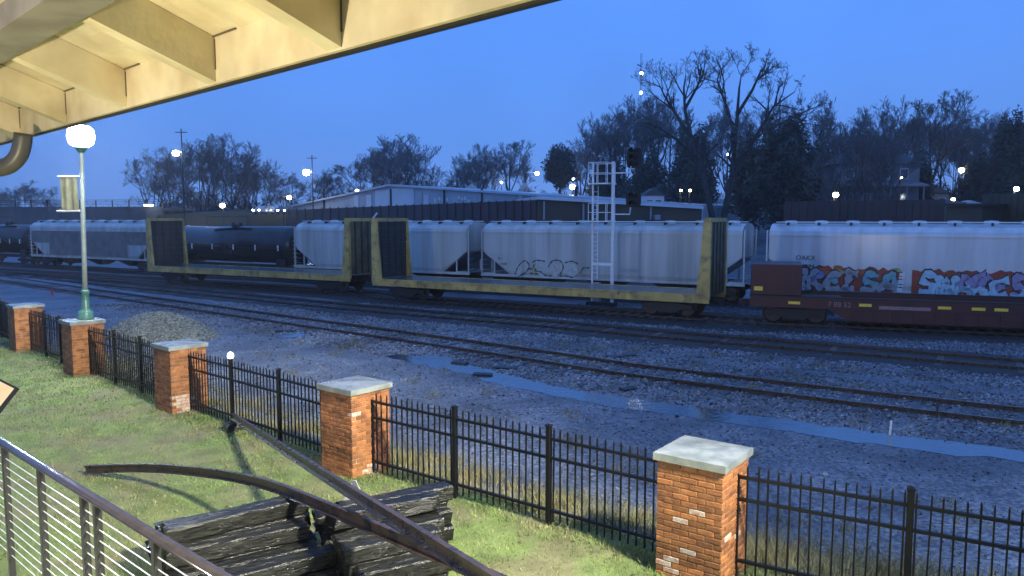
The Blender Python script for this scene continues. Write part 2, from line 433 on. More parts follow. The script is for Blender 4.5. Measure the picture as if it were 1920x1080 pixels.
def in_poly(X, Y, poly):
    r = np.zeros(X.shape, bool); n = len(poly); j = n - 1
    for i in range(n):
        xi, yi, xj, yj = poly[i].x, poly[i].y, poly[j].x, poly[j].y
        if yi != yj:
            r ^= ((yi > Y) != (yj > Y)) & (X < (xj - xi) * (Y - yi) / (yj - yi) + xi)
        j = i
    return r
def ragged(poly, amp, step, rr):
    out = []
    for i in range(len(poly)):
        a, b = poly[i], poly[(i + 1) % len(poly)]; n_ = max(1, int((b - a).length / step))
        for k in range(n_):
            q = a.lerp(b, k / n_); out.append(Vector((q.x + rr.gauss(0, amp), q.y + rr.gauss(0, amp), q.z)))
    return out
PUD = [ragged(p, .07, .35, random.Random(4)) for p in puddle_polys()]

def grid_mesh(name, xs, ys, hf, m, **k):
    X, Y = np.meshgrid(xs, ys); Z = hf(X, Y)
    V = np.stack([X.ravel(), Y.ravel(), Z.ravel()], 1)
    ny, nx = X.shape
    i = np.arange(nx * ny).reshape(ny, nx)
    Q = np.stack([i[:-1, :-1].ravel(), i[:-1, 1:].ravel(), i[1:, 1:].ravel(), i[1:, :-1].ravel()], 1)
    o = np_mesh(name, V, Q, m, **k)
    o.data.polygons.foreach_set('use_smooth', [True] * len(o.data.polygons))
    return o, X, Y

far = np.array([-640, -500, -300, -230, -180, -120, -90, -70, -55, -45])
def ground_full(X, Y):
    z = ground_h(X, Y)
    return z
ground, _, _ = grid_mesh('ground', np.concatenate([far, np.arange(-40, 40.1, 0.4), -far[::-1]]),
                         np.concatenate([[-58, -40, -20, -10, -5], np.arange(0, 62, 0.4), [64, 68, 72, 78, 84, 90, 96, 104, 112, 120, 130, 140, 160, 190, 240, 280, 330, 380, 450]]),
                         ground_full, M['gravel'], kind='structure')

for i, p in enumerate(PUD):
    mb = MB(); n = len(p)
    mb.add([(q.x, q.y, -0.607 if i == 0 else float(ground_h(q.x, q.y)) + 0.012) for q in p], [tuple(range(n))])
    o = mb.build('water', M['water'], kind='structure')
    # wavy shore
    import bmesh
    bm = bmesh.new(); bm.from_mesh(o.data); bmesh.ops.triangulate(bm, faces=bm.faces[:])
    bm.normal_update()
    for f in bm.faces:
        if f.normal.z < 0: f.normal_flip()
    bm.to_mesh(o.data); bm.free()

def lawn_h(X, Y):
    s = fence_dist(X, Y)
    return 0.015 + 0.02 * hnoise(X, Y, 0.9, 3) - 0.30 * smooth((s - 0.15) / 0.9)
lawn_x = np.concatenate([np.arange(-60, -20, 2.0), np.arange(-20, 12, 0.25), np.arange(12, 31, 1.5)])
V = []; 
def lawn_mesh():
    ss = np.concatenate([[-60, -40, -28], np.arange(-20, 1.3, 0.25)])
    X, S = np.meshgrid(lawn_x, ss)
    fx = np.array([p.x for p in FENCE])[::-1]; fy = np.array([p.y for p in FENCE])[::-1]
    Y = np.interp(X, fx, fy) + S / 0.76
    wob = 0.25 * hnoise(X, Y, 1.4, 5)
    Y2 = Y + np.where(S > 0.2, wob, 0)
    Z = lawn_h(X, Y2)
    Vv = np.stack([X.ravel(), Y2.ravel(), Z.ravel()], 1); ny, nx = X.shape
    i = np.arange(nx * ny).reshape(ny, nx)
    Q = np.stack([i[:-1, :-1].ravel(), i[:-1, 1:].ravel(), i[1:, 1:].ravel(), i[1:, :-1].ravel()], 1)
    o = np_mesh('lawn', Vv, Q, M['soil'], kind='structure')
    o.data.polygons.foreach_set('use_smooth', [True] * len(Q))
lawn_mesh()
def verge_mesh():
    xs = np.arange(-22, 16, 0.3); tt = np.linspace(0, 1, 9)
    X, T_ = np.meshgrid(xs, tt)
    fx = np.array([p.x for p in FENCE])[::-1]; fy = np.array([p.y for p in FENCE])[::-1]
    wd = 1.15 + 0.9 * smooth((X + 2) / 7) + 0.45 * hnoise(X, X * 0.3, 1.3, 7) + 0.25 * hnoise(X, X * 0.1, 4.3, 3)
    Y = np.interp(X, fx, fy) + (0.15 + T_ * np.maximum(wd, .3)) / 0.76
    Z = ground_h(X, Y) + 0.012 - 0.03 * (T_ > 0.95)
    V_ = np.stack([X.ravel(), Y.ravel(), Z.ravel()], 1); ny, nx = X.shape; i = np.arange(nx * ny).reshape(ny, nx)
    np_mesh('verge', V_, np.stack([i[:-1, :-1].ravel(), i[:-1, 1:].ravel(), i[1:, 1:].ravel(), i[1:, :-1].ravel()], 1), M['verge'], kind='structure')
verge_mesh()

# visible part of the picture plane: keep scatter where the photograph looks
def in_view(X, Y, Z, m=60):
    dz = Z - CH; w = Y * CP - dz * SP
    with np.errstate(divide='ignore', invalid='ignore'):
        u = 960 + F * X / w; v = 540 - F * (Y * SP + dz * CP) / w
    return (w > 0.5) & (u > -m) & (u < 1920 + m) & (v > 0) & (v < 1080 + 2 * m)

def blades(name, X, Y, Z, H, W, lean, m, **k):
    n = len(X); an = RNG.uniform(0, 2 * np.pi, n); la = RNG.uniform(0, 2 * np.pi, n); le = RNG.uniform(0.1, 1, n) * lean * H
    dx, dy = np.cos(an) * W / 2, np.sin(an) * W / 2
    A = np.stack([X - dx, Y - dy, Z], 1); B = np.stack([X + dx, Y + dy, Z], 1)
    C = np.stack([X + np.cos(la) * le, Y + np.sin(la) * le, Z + H], 1)
    Vv = np.stack([A, B, C], 1).reshape(-1, 3)
    return np_mesh(name, Vv, np.arange(3 * n).reshape(-1, 3), m, **k)

n = 800000
X = RNG.uniform(-20, 6, n); Y = RNG.uniform(4.5, 27, n)
keep = (RNG.random(n) < np.clip((9.5 / Y) ** 1.6, 0.12, 1))
X, Y = X[keep], Y[keep]
s = fence_dist(X, Y); Z = lawn_h(X, Y)
patch = hnoise(X, Y, 1.7, 8) + 0.5 * hnoise(X, Y, 4.1, 2)
keep = (s < 0.55) & in_view(X, Y, Z) & (RNG.random(len(X)) < 0.62 + 0.4 * patch)
X, Y, Z = X[keep], Y[keep], Z[keep]
blades('grass', X, Y, Z - 0.005, RNG.uniform(0.018, 0.05, len(X)) * (1 + 0.4 * (Y > 14)), RNG.uniform(0.008, 0.016, len(X)) * np.clip(Y / 9, 1, 2.2), 1.0, M['grass'],
       label='short wet green lawn grass in front of the fence', kind='stuff')

# taller tufts left by the mower along the fence and round the pillars
n = 16000
X = RNG.uniform(-16, 8, n); fx = np.array([p.x for p in FENCE])[::-1]; fy = np.array([p.y for p in FENCE])[::-1]
Y = np.interp(X, fx, fy) + RNG.normal(-0.10, 0.16, n) / 0.76
for c in PIL + [PE]:
    an = RNG.uniform(0, 6.28, 900); rr_ = 0.56 + np.abs(RNG.normal(0, .07, 900)); X = np.append(X, c.x + rr_ * np.cos(an)); Y = np.append(Y, c.y + rr_ * np.sin(an))
Z = np.maximum(lawn_h(X, Y), ground_h(X, Y))
keep = in_view(X, Y, Z) & (hnoise(X, Y, 2.3, 3) > RNG.uniform(-.9, .7, len(X)))
X, Y, Z = X[keep], Y[keep], Z[keep]
blades('grass', X, Y, Z - 0.005, RNG.uniform(0.03, 0.10, len(X)), RNG.uniform(0.008, 0.016, len(X)), 1.0, M['grass'], label='taller grass tufts along the fence foot and pillars', kind='stuff')
# fallen leaves on the lawn
n = 5200
X = RNG.uniform(-18, 5, n); Y = RNG.uniform(6, 26, n); s = fence_dist(X, Y); Z = lawn_h(X, Y)
keep = (s < 0.3) & in_view(X, Y, Z) & (hnoise(X, Y, 1.1, 12) > RNG.uniform(-.6, .9, n)); X, Y, Z = X[keep], Y[keep], Z[keep] + 0.03
blades('fallen_leaves', X, Y, Z, RNG.uniform(0.0, 0.03, len(X)), RNG.uniform(0.03, 0.06, len(X)), 0.0, M['leaf'], label='brown fallen leaves scattered over the lawn', kind='stuff')
L_ = bpy.data.objects['fallen_leaves'].data; co = np.zeros(len(L_.vertices) * 3, np.float32); L_.vertices.foreach_get('co', co); co = co.reshape(-1, 3, 3)
co[:, 2, :2] += RNG.normal(0, .03, (len(co), 2)); L_.vertices.foreach_set('co', co.ravel())

# dry weeds along the tracks side of the fence
n = 70000
X = RNG.uniform(-14, 12, n); s = np.abs(RNG.normal(0.8, 0.8, n)) + 0.1
fx = np.array([p.x for p in FENCE])[::-1]; fy = np.array([p.y for p in FENCE])[::-1]
Y = np.interp(X, fx, fy) + s / 0.76
Z = ground_h(X, Y)
clump = hnoise(X, Y, 1.1, 4) + 0.6 * hnoise(X, Y, 3.3, 6)
keep = in_view(X, Y, Z) & (clump + 0.35 * smooth((X - 1) / 4) * 2 > RNG.uniform(-0.5, 0.9, n))
X, Y, Z = X[keep], Y[keep], Z[keep]
cx_ = RNG.uniform(-12, 12, 90); cy_ = RNG.uniform(11, 30, 90); ok_ = (fence_dist(cx_, cy_) > 1.5) & (poly_dist(cx_, cy_, MIDP) > 2.5); cx_, cy_ = cx_[ok_], cy_[ok_]
wx = np.repeat(cx_, 45) + RNG.normal(0, .14, len(cx_) * 45); wy = np.repeat(cy_, 45) + RNG.normal(0, .14, len(cx_) * 45); wz = ground_h(wx, wy)
kw = in_view(wx, wy, wz) & ~in_poly(wx, wy, PUD[0]); X, Y, Z = np.append(X, wx[kw]), np.append(Y, wy[kw]), np.append(Z, wz[kw])
blades('weeds', X, Y, Z - 0.01, RNG.uniform(0.05, 0.26, len(X)) ** 1.0, RNG.uniform(0.008, 0.02, len(X)), 1.1, M['weeds'],
       label='dry tan weeds beyond the iron fence and in the gravel', kind='stuff')

# loose stones of the gravel yard and ballast
OCT = np.array([(1,0,0),(0,1,0),(-1,0,0),(0,-1,0),(0,0,1),(0,0,-1)], float)
OCTF = np.array([(0,1,4),(1,2,4),(2,3,4),(3,0,4),(1,0,5),(2,1,5),(3,2,5),(0,3,5)])
def stones(name, X, Y, Z, R, m, parent=None, **k):
    n = len(X)
    an = RNG.uniform(0, 2 * np.pi, n); c, s_ = np.cos(an), np.sin(an)
    q = OCT[None] * RNG.uniform(0.55, 1.25, (n, 6, 1)) + RNG.normal(0, 0.18, (n, 6, 3))
    q[:, :, 2] *= 0.7
    q *= R[:, None, None]
    x = q[:, :, 0] * c[:, None] - q[:, :, 1] * s_[:, None]; y = q[:, :, 0] * s_[:, None] + q[:, :, 1] * c[:, None]
    Vv = np.stack([x + X[:, None], y + Y[:, None], q[:, :, 2] + Z[:, None]], 2).reshape(-1, 3)
    T = (OCTF[None] + (np.arange(n) * 6)[:, None, None]).reshape(-1, 3)
    return np_mesh(name, Vv, T, m, parent, **k)

n = 330000
X = RNG.uniform(-24, 22, n); Y = RNG.uniform(8, 42, n)
s = fence_dist(X, Y); dn = poly_dist(X, Y, NEAR); dm = poly_dist(X, Y, MIDP); Z = ground_h(X, Y)
dens = 0.22 + 0.55 * smooth((3.6 - dn) / 1.2) + 0.75 * smooth((dn - 1.5) / 1.0) * (dm < dn) * smooth((dm - 1.7) / .5)
dens = dens + 0.25 * smooth((6 - s) / 4) * hnoise(X, Y, 0.9, 9)
dens *= np.clip(14.0 / Y, 0.25, 1) * (s > 0.5) * (dm > 1.9)
keep = (RNG.random(n) < dens) & in_view(X, Y, Z, 30) & ~in_poly(X, Y, PUD[0]) & ~in_poly(X, Y, PUD[1])
keep &= ~(np.abs(dn - 0.72) < 0.09)
X, Y, Z, dn, dm = X[keep], Y[keep], Z[keep], dn[keep], dm[keep]
R = RNG.uniform(0.012, 0.034, len(X)) * (1 + 0.35 * (dn < 3) + 0.35 * (dm < dn) ) * np.clip(Y / 14, 0.9, 1.6)
nb = 420
bx_, by_ = RNG.uniform(-18, 18, nb), RNG.uniform(10, 36, nb); bz_ = ground_h(bx_, by_)
kb = (fence_dist(bx_, by_) > 1.2) & in_view(bx_, by_, bz_) & ~in_poly(bx_, by_, PUD[0]) & (np.abs(poly_dist(bx_, by_, NEAR) - .75) > .2) & (poly_dist(bx_, by_, MIDP) > 2.4)
X, Y, Z, R = np.append(X, bx_[kb]), np.append(Y, by_[kb]), np.append(Z, bz_[kb]), np.append(R, RNG.uniform(.04, .085, kb.sum()))
stones('gravel', X, Y, Z + 0.2 * R, R, M['stone'], label='loose grey crushed stone strewn over the wet yard and ballast', kind='stuff')

# heap of crushed stone behind the lamp pillar
hc = P(300, 622, -0.5)
n = 5200
an = RNG.uniform(0, 2 * np.pi, n); rr = np.sqrt(RNG.random(n))
ax = Vector((0.80, -0.60, 0)); ay = Vector((0.60, 0.80, 0))
hx, hy = rr * np.cos(an), rr * np.sin(an)
hz = 0.95 * (1 - rr ** 1.5) * (1 + 0.18 * np.sin(5 * an + 2) * rr)
hx2 = hx * 3.0; hy2 = hy * 1.9
X = hc.x + hx2 * ax.x + hy2 * ay.x; Y = hc.y + hx2 * ax.y + hy2 * ay.y
gz = ground_h(X, Y)
pile = thing('gravel_pile', 'heap of pale crushed stone behind the fence, right of the lamp post', 'gravel pile', (0, 0, 0))
rg = np.linspace(0, 1, 14); tg = np.linspace(0, 2 * np.pi, 37)
RR, TT = np.meshgrid(rg, tg); zz = 0.93 * (1 - RR ** 1.5) * (1 + 0.18 * np.sin(5 * TT + 2) * RR)
GX = hc.x + RR * np.cos(TT) * 3 * ax.x + RR * np.sin(TT) * 1.9 * ay.x; GY = hc.y + RR * np.cos(TT) * 3 * ax.y + RR * np.sin(TT) * 1.9 * ay.y
GZ = ground_h(GX, GY) + zz - 0.03 * RR
ii = np.arange(GX.size).reshape(GX.shape)
np_mesh('mound', np.stack([GX.ravel(), GY.ravel(), GZ.ravel()], 1), np.stack([ii[:-1, :-1].ravel(), ii[:-1, 1:].ravel(), ii[1:, 1:].ravel(), ii[1:, :-1].ravel()], 1), M['pile'], pile)
stones('loose_stones', X, Y, gz + hz, RNG.uniform(0.03, 0.075, n), M['pile'], pile, kind='stuff')

# ------------------------------------------------------------------ tracks
RAILP = [(-0.07, -0.165), (0.07, -0.165), (0.07, -0.150), (0.012, -0.135), (0.012, -0.045), (0.036, -0.035), (0.036, 0), (-0.036, 0), (-0.036, -0.035), (-0.012, -0.045), (-0.012, -0.135), (-0.07, -0.150)]
def resample(pts, step):
    pts = [Vector(q) for q in pts]; out = []
    # Catmull-Rom
    for i in range(len(pts) - 1):
        p0, p1, p2, p3 = pts[max(i - 1, 0)], pts[i], pts[i + 1], pts[min(i + 2, len(pts) - 1)]
        n_ = max(2, int((p2 - p1).length / step))
        for k in range(n_):
            t = k / n_
            out.append(0.5 * ((2 * p1) + (p2 - p0) * t + (2 * p0 - 5 * p1 + 4 * p2 - p3) * t * t + (3 * p1 - p0 - 3 * p2 + p3) * t ** 3))
    out.append(pts[-1]); return out

def track(label, pts, ties='parts', step=0.56, head=True):
    root = thing('railway_track', label, 'track')
    path = resample(pts, 1.5)
    def off(d, z):
        o = []
        for i, q in enumerate(path):
            t = (path[min(i + 1, len(path) - 1)] - path[max(i - 1, 0)]); t.z = 0; t.normalize()
            o.append(Vector((q.x - t.y * d, q.y + t.x * d, z)))
        return o
    for d in (-0.755, 0.755):
        r = MB().sweep(RAILP, off(d, RAIL)).build('rail', M['rail'], root)
        if head: MB().sweep([(-0.030, 0.001), (-0.030, 0.003), (0.030, 0.003), (0.030, 0.001)], off(d, RAIL)).build('railhead', M['railhead'], r)
    # ties
    L = 0; tm = MB().bevel_box((-0.115, -1.3, -0.18), (0.115, 1.3, 0), 0.015).mesh('tie', M['tie'])
    allm = MB(); cnt = 0
    for a, b in zip(path[:-1], path[1:]):
        seg = (b - a).length; t = (b - a).normalized()
        while L < seg:
            q = a + t * L; rz = math.atan2(t.y, t.x) + random.uniform(-0.03, 0.03)
            z = RAIL - 0.092 + random.uniform(-0.02, 0.012) if ties == 'parts' else RAIL - 0.088
            L += step
            dz = -0.6 - CH; w = q.y * CP - dz * SP
            if w < 3: continue
            u = 960 + F * q.x / w
            if u < -120 or u > 2050 or q.y > 70: continue
            if ties == 'parts' and cnt < 300:
                inst('tie', tm, root, (q.x, q.y, z), rz); cnt += 1
            else:
                allm.box((-0.115, -1.3, -0.18), (0.115, 1.3, 0), 0, Matrix.Translation((q.x, q.y, z)) @ Matrix.Rotation(rz, 4, 'Z'))
        L -= seg
    if allm.v: allm.build('ties', M['tie'], root, kind='stuff')
    return root, path

track('single rusty track nearest the fence, running past the long puddle', NEAR, 'parts')
t2, midpath = track('dark worn track just in front of the flat cars', MIDP, 'parts')
# dark oily bed of the second track
def bed(path, w, z, m):
    mb = MB(); vs = []
    for i, q in enumerate(path):
        t = (path[min(i + 1, len(path) - 1)] - path[max(i - 1, 0)]); t.z = 0; t.normalize(); nrm = Vector((-t.y, t.x, 0))
        for d, zz in ((-w, -0.06), (-w * 0.75, 0), (w * 0.75, 0), (w, -0.06)):
            dd = d + 0.18 * math.sin(i * 2.1 + d)
            vs.append((q.x + nrm.x * dd, q.y + nrm.y * dd, z + zz))
    fs = []
    for i in range(len(path) - 1):
        for k in range(3): fs.append((i * 4 + k, i * 4 + k + 1, i * 4 + 5 + k, i * 4 + 4 + k))
    mb.add(vs, fs)
    # faces up
    o = mb.build('track_bed', m, kind='structure')
    return o
bed(midpath, 2.3, RAIL - 0.095, M['bed'])

# ------------------------------------------------------------------ train lines
A2, B2 = P(698, 536, 0.30), P(1330, 571, 0.30)
A1, B1 = P(277, 509, 0.30), P(656, 529, 0.30)
A3 = P(1404, 575, 0.30); D3 = (P(1920, 594, 0.30) - A3).normalized(); B3 = A3 + D3 * 20
TD = (B2 - A2); TD.z = 0; TD.normalize()
TN = Vector((-TD.y, TD.x, 0))
H0 = Vector((A2.x, A2.y, 0)) + TN * 7.6   # near side of the second train
def flat(v): return Vector((v.x, v.y, 0))
T1 = [flat(A1) + TN * 1.55 - TD * 40, flat(A1) + TN * 1.5, flat(B1) + TN * 1.5, flat(A2) + TN * 1.5, flat(B2) + TN * 1.5, flat(A3) + TN * 1.5, flat(B3) + TN * 1.5]
track('track under the yellow flat cars', T1, 'stuff', head=False)
track('track under the covered hoppers', [H0 + TN * 1.5 - TD * 75, H0 + TN * 1.5, H0 + TN * 1.5 + TD * 60], 'stuff', head=False)
bed(resample(T1, 3), 3.0, RAIL - 0.095, M['bed'])  # extra wide: its dark colour also stands for shade beneath the flat cars
bed(resample([H0 + TN * 1.5 - TD * 75, H0 + TN * 1.5 + TD * 60], 3), 2.3, RAIL - 0.095, M['bed'])

# ================================================================== eave over the camera
def build_eave():
    ZE = CH + 1.0
    ex = Vector((-0.722, 0.692, 0)).normalized(); en = Vector((-ex.y, ex.x, 0))     # along the edge, and inward
    E0 = P(838, 44, ZE)
    if (Vector((0, 0, 0)) - E0).dot(en) < 0: en = -en
    def edge_at(u):
        a = (u - 960) / F
        # solve proj x: u for E0 + ex*k
        lo, hi = -6, 30
        for _ in range(60):
            k = (lo + hi) / 2; q = E0 + ex * k; w = q.y * CP - (q.z - CH) * SP
            if w > 0 and 960 + F * q.x / w < u: hi = k
            else: lo = k
        return k
    root = thing('depot_eave', 'cream painted depot eave with heavy rafters in the top left corner', 'eave', (0, 0, 0))
    H = 0.33; SL = 0.36; DEP = 3.2
    def q(k, d, z): return E0 + ex * k + en * d + Vector((0, 0, z))
    K0, K1 = -13.0, 16.0
    # fascia board
    MB().hexa([q(K0, 0, 0), q(K1, 0, 0), q(K1, 0.035, 0), q(K0, 0.035, 0), q(K0, 0, H + .027), q(K1, 0, H + .027), q(K1, 0.034, H + .027), q(K0, 0.034, H + .027)]).build('fascia', M['cream'], root)
    # soffit boards between rafters, each board with its own edges
    nb = 16; bw = DEP / nb
    for i in range(nb):
        d0 = 0.035 + i * bw; d1 = d0 + bw - 0.0015
        z0 = H + SL * d0; z1 = H + SL * d1
        MB().hexa([q(K0, d0, z0), q(K1, d0, z0), q(K1, d1, z1), q(K0, d1, z1), q(K0, d0, z0 + 0.03), q(K1, d0, z0 + 0.03), q(K1, d1, z1 + 0.03), q(K0, d1, z1 + 0.03)]).build('soffit_board', M['cream'], root)
    z0, z1 = H + 0.05, H + 0.05 + SL * DEP
    MB().hexa([q(K0, -0.06, z0 - 0.02), q(K1, -0.06, z0 - 0.02), q(K1, DEP, z1), q(K0, DEP, z1), q(K0, -0.06, z0 + 0.03), q(K1, -0.06, z0 + 0.03), q(K1, DEP, z1 + 0.05), q(K0, DEP, z1 + 0.05)]).build('roof_deck', M['roof'], root)
    ks = [edge_at(u) for u in (637, 405, 240, 128, 42)]
    ks = [ks[0] - 1.6 * i_ for i_ in range(1, 7)] + ks + [ks[-1] + 1.7, ks[-1] + 3.4]
    for k in ks:
        w = 0.075
        mb = MB()
        def qq(kk, d, z): return q(kk, d, z)
        a, b = k - w, k + w
        d0, d1 = 0.037, DEP
        mb.hexa([qq(a, d0, 0.012), qq(b, d0, 0.012), qq(b, d1, 0.012 + SL * d1), qq(a, d1, 0.012 + SL * d1),
                 qq(a, d0, H + SL * d0 - 0.004), qq(b, d0, H + SL * d0 - 0.004), qq(b, d1, H + SL * d1 - 0.004), qq(a, d1, H + SL * d1 - 0.004)])
        r = mb.build('rafter', M['cream'], root)
        # dark open joint where the rafter meets fascia and boards
        MB().hexa([qq(a - 0.012, 0.036, 0.10), qq(a - 0.001, 0.036, 0.10), qq(a - 0.001, 0.042, 0.10), qq(a - 0.012, 0.042, 0.10),
                   qq(a - 0.012, 0.036, H - 0.01), qq(a - 0.001, 0.036, H - 0.01), qq(a - 0.001, 0.042, H - 0.01), qq(a - 0.012, 0.042, H - 0.01)]).build('joint', M['dirtline'], r)
        MB().hexa([qq(a - 0.35, 0.036, H + 0.004), qq(b + 0.4, 0.036, H + 0.004), qq(b + 0.4, 0.050, H + 0.004), qq(a - 0.35, 0.050, H + 0.004),
                   qq(a - 0.35, 0.036, H + 0.014), qq(b + 0.4, 0.036, H + 0.014), qq(b + 0.4, 0.050, H + 0.014), qq(a - 0.35, 0.050, H + 0.014)]).build('joint', M['dirtline'], r)
    # drip edge and gutter
    MB().hexa([q(K0, -0.03, -0.022), q(K1, -0.03, -0.022), q(K1, 0.0, -0.022), q(K0, 0.0, -0.022), q(K0, -0.06, 0.06), q(K1, -0.06, 0.06), q(K1, -0.002, 0.06), q(K0, -0.002, 0.06)]).build('gutter', M['gutter'], root)
    # wall plate beam further in
    kb = 0.0
    best = None
    for d in np.arange(0.3, 2.6, 0.02):   # find where its lower edge passes the photo's place
        z = SL * d - 0.16
        for k in np.arange(-2, 8, 0.05):
            p_ = q(k, d, z); w = p_.y * CP - (p_.z - CH) * SP
            if w < 0.3: continue
            u = 960 + F * p_.x / w; v = 540 - F * (p_.y * SP + (p_.z - CH) * CP) / w
            err = abs(u - 70) + abs(v - 82)
            if best is None or err < best[0]: best = (err, d, z, k)
    d, z = best[1], best[2]
    MB().hexa([q(K0, d, z), q(K1, d, z), q(K1, d + 0.28, z), q(K0, d + 0.28, z), q(K0, d, z + 0.155), q(K1, d, z + 0.155), q(K1, d + 0.28, z + 0.155), q(K0, d + 0.28, z + 0.155)]).build('wall_plate', M['beam'], root)
    # downspout elbow
    yd = 8.6
    pts = [PY(44, 250, yd), PY(42, 268, yd), PY(36, 290, yd), PY(20, 308, yd), PY(-5, 316, yd), PY(-50, 322, yd), PY(-120, 326, yd - 0.6)]
    dsp = MB().tube(resample(pts, 0.05), 0.095, 14).build('downspout', M['pipe'], None, True)
    tag(dsp, 'beige curved downspout elbow hanging below the eave at the left edge', 'downspout')
    # floodlight hung under the eave, behind the camera
    fl = thing('eave_floodlight', 'small floodlight hung under the depot eave beside the camera', 'lamp', (0, 0, 0))
    base = Vector((-4.9, 2.3, 3.3))
    MB().tube([base + Vector((0, 0, 0.1)), base + Vector((0, 0, 2.3))], 0.012, 8).build('stem', M['gutter'], fl)
    MB().lathe([(0.03, 0.12), (0.11, 0.06), (0.13, 0.0), (0.12, 0.0)], tuple(base), 14).build('hood', M['gutter'], fl)
    for nm, loc, e_, col in (('floodlight', base + Vector((0, 0, -0.10)), 1500, (1.0, 0.88, 0.64)),):
        ld = bpy.data.lights.new(nm, 'POINT'); ld.energy = e_; ld.color = col; ld.shadow_soft_size = 0.09
        lo_ = bpy.data.objects.new(nm, ld); COL.objects.link(lo_); lo_.location = loc; lo_.parent = fl
build_eave()
# yard floodlight on a tall pole, out of the picture to the right
def yard_flood():
    base = Vector((7.2, 0.6, 10.0)); aim = Vector((-11, 8.6, 0.0))
    fl = thing('yard_floodlight', 'yard floodlight on a tall pole right of the camera', 'lamp', (0, 0, 0))
    MB().tube([Vector((7.2, 0.42, -0.1)), Vector((7.2, 0.42, 10.3))], [0.10, 0.06], 10).build('pole', M['gutter'], fl)
    MB().bevel_box(base + Vector((-0.2, -0.12, -0.1)), base + Vector((0.2, 0.0, 0.16)), 0.02).build('housing', M['gutter'], fl)
    ld = bpy.data.lights.new('yard_floodlight', 'SPOT'); ld.energy = 40000; ld.color = (1.0, 0.94, 0.76); ld.shadow_soft_size = 0.6
    ld.spot_size = math.radians(88); ld.spot_blend = 0.75
    lo_ = bpy.data.objects.new('yard_floodlight_beam', ld); COL.objects.link(lo_); lo_.parent = fl
    lo_.location = base + Vector((0, 0.15, 0)); lo_.rotation_euler = (aim - base).to_track_quat('-Z', 'Y').to_euler()
yard_flood()

# ================================================================== brick pillars
def wall_angle(a, b):
    d = b - a; return math.atan2(d.y, d.x)
BW = 0.80; NCRS = 20; CRS = 0.0695
def brick_layout():
    out = []                              # (x, y, course, length, along)
    hw = BW / 2
    for c in range(NCRS):
        for face in range(4):
            full = (c + face) % 2 == 0
            L = BW if full else BW - 2 * 0.095
            n_ = 4 if full else 3
            bl = L / n_
            for i in range(n_):
                t = -L / 2 + bl * (i + 0.5)
                if face == 0: out.append((t, -hw + 0.045, c, bl, 0))
                if face == 2: out.append((t, hw - 0.045, c, bl, 0))
                if face == 1: out.append((hw - 0.045, t, c, bl, 1))
                if face == 3: out.append((-hw + 0.045, t, c, bl, 1))
    return out
def brick_mesh(bl, m):
    return MB().bevel_box((-bl / 2 + 0.005, -0.045, 0.005), (bl / 2 - 0.005, 0.045, CRS - 0.005), 0.006).mesh('brick', m)
BM = {}
def pillar(c, rz, label, detail, stains=()):
    root = thing('brick_pillar', label, 'pillar', (c.x, c.y, -0.02), rz, 'brick pillars of the iron fence')
    hw = BW / 2
    MB().box((-hw + 0.012, -hw + 0.012, -0.1), (hw - 0.012, hw - 0.012, NCRS * CRS + 0.004)).build('mortar_core', M['mortar'], root)
    lay = brick_layout()
    if detail:
        for i, (x, y, cr_, bl, al) in enumerate(lay):
            pale = (i in stains)
            key = (round(bl, 3), pale)
            if key not in BM: BM[key] = brick_mesh(bl, M['brick_pale' if pale else 'brick'])
            j = random.uniform(-0.002, 0.003)
            inst('brick', BM[key], root, (x + (j if al else 0), y + (0 if al else j), cr_ * CRS), (math.pi / 2 if al else 0) + random.uniform(-0.006, 0.006))
    else:
        mb = MB()
        for (x, y, cr_, bl, al) in lay:
            mb.box((-bl / 2 + 0.005, -0.045, 0.005), (bl / 2 - 0.005, 0.045, CRS - 0.005), 0, Matrix.Translation((x, y, cr_ * CRS)) @ Matrix.Rotation(math.pi / 2 if al else 0, 4, 'Z'))
        mb.build('brickwork', M['brickwork'], root, kind='stuff')
    z0 = NCRS * CRS + 0.004
    h2 = hw + 0.035
    cap = MB(); s_ = h2
    cap.add([(-s_, -s_, z0), (s_, -s_, z0), (s_, s_, z0), (-s_, s_, z0), (-s_, -s_, z0 + 0.085), (s_, -s_, z0 + 0.085), (s_, s_, z0 + 0.085), (-s_, s_, z0 + 0.085), (0, 0, z0 + 0.125)],
            [(0, 3, 2, 1), (0, 1, 5, 4), (1, 2, 6, 5), (2, 3, 7, 6), (3, 0, 4, 7), (4, 5, 8), (5, 6, 8), (6, 7, 8), (7, 4, 8)])
    cap.build('capstone', M['cap'], root)
    return root
def stain_pick(cells):
    lay = brick_layout(); out = set()
    for i, (x, y, c_, bl, al) in enumerate(lay):
        for (face, cx, cy, r) in cells:
            onf = (face == 'lawn' and y < -0.3 and al == 0) or (face == 'end' and x > 0.3 and al == 1)
            t = x if face == 'lawn' else y
            if onf and abs(t - cx) < 0.11 and abs(c_ - cy) <= r: out.add(i)
    return out
RA = [wall_angle(PIL[1], PIL[0]), wall_angle(PIL[2], PIL[1]), wall_angle(PIL[3], PIL[2]), wall_angle(PIL[4], PIL[3])]
pillar(PIL[0], RA[0], 'nearest brick pillar with white mortar stains, at the right front of the fence', True,
       stain_pick([('lawn', -0.30, 2, 1), ('lawn', 0.0, 5, 0), ('lawn', 0.05, 12, 0), ('lawn', -0.1, 10, 0), ('end', -0.3, 8, 0), ('end', 0.1, 7, 0)]))
pillar(PIL[1], (RA[0] + RA[1]) / 2, 'brick pillar behind the stack of old ties, second nearest', True, stain_pick([('end', 0.0, 1, 1), ('end', -0.3, 15, 0)]))
pillar(PIL[2], (RA[1] + RA[2]) / 2, 'brick pillar with a white patch near its base, left of the fence post with a bright cap', True, stain_pick([('end', -0.1, 2, 2), ('end', -0.2, 4, 1)]))
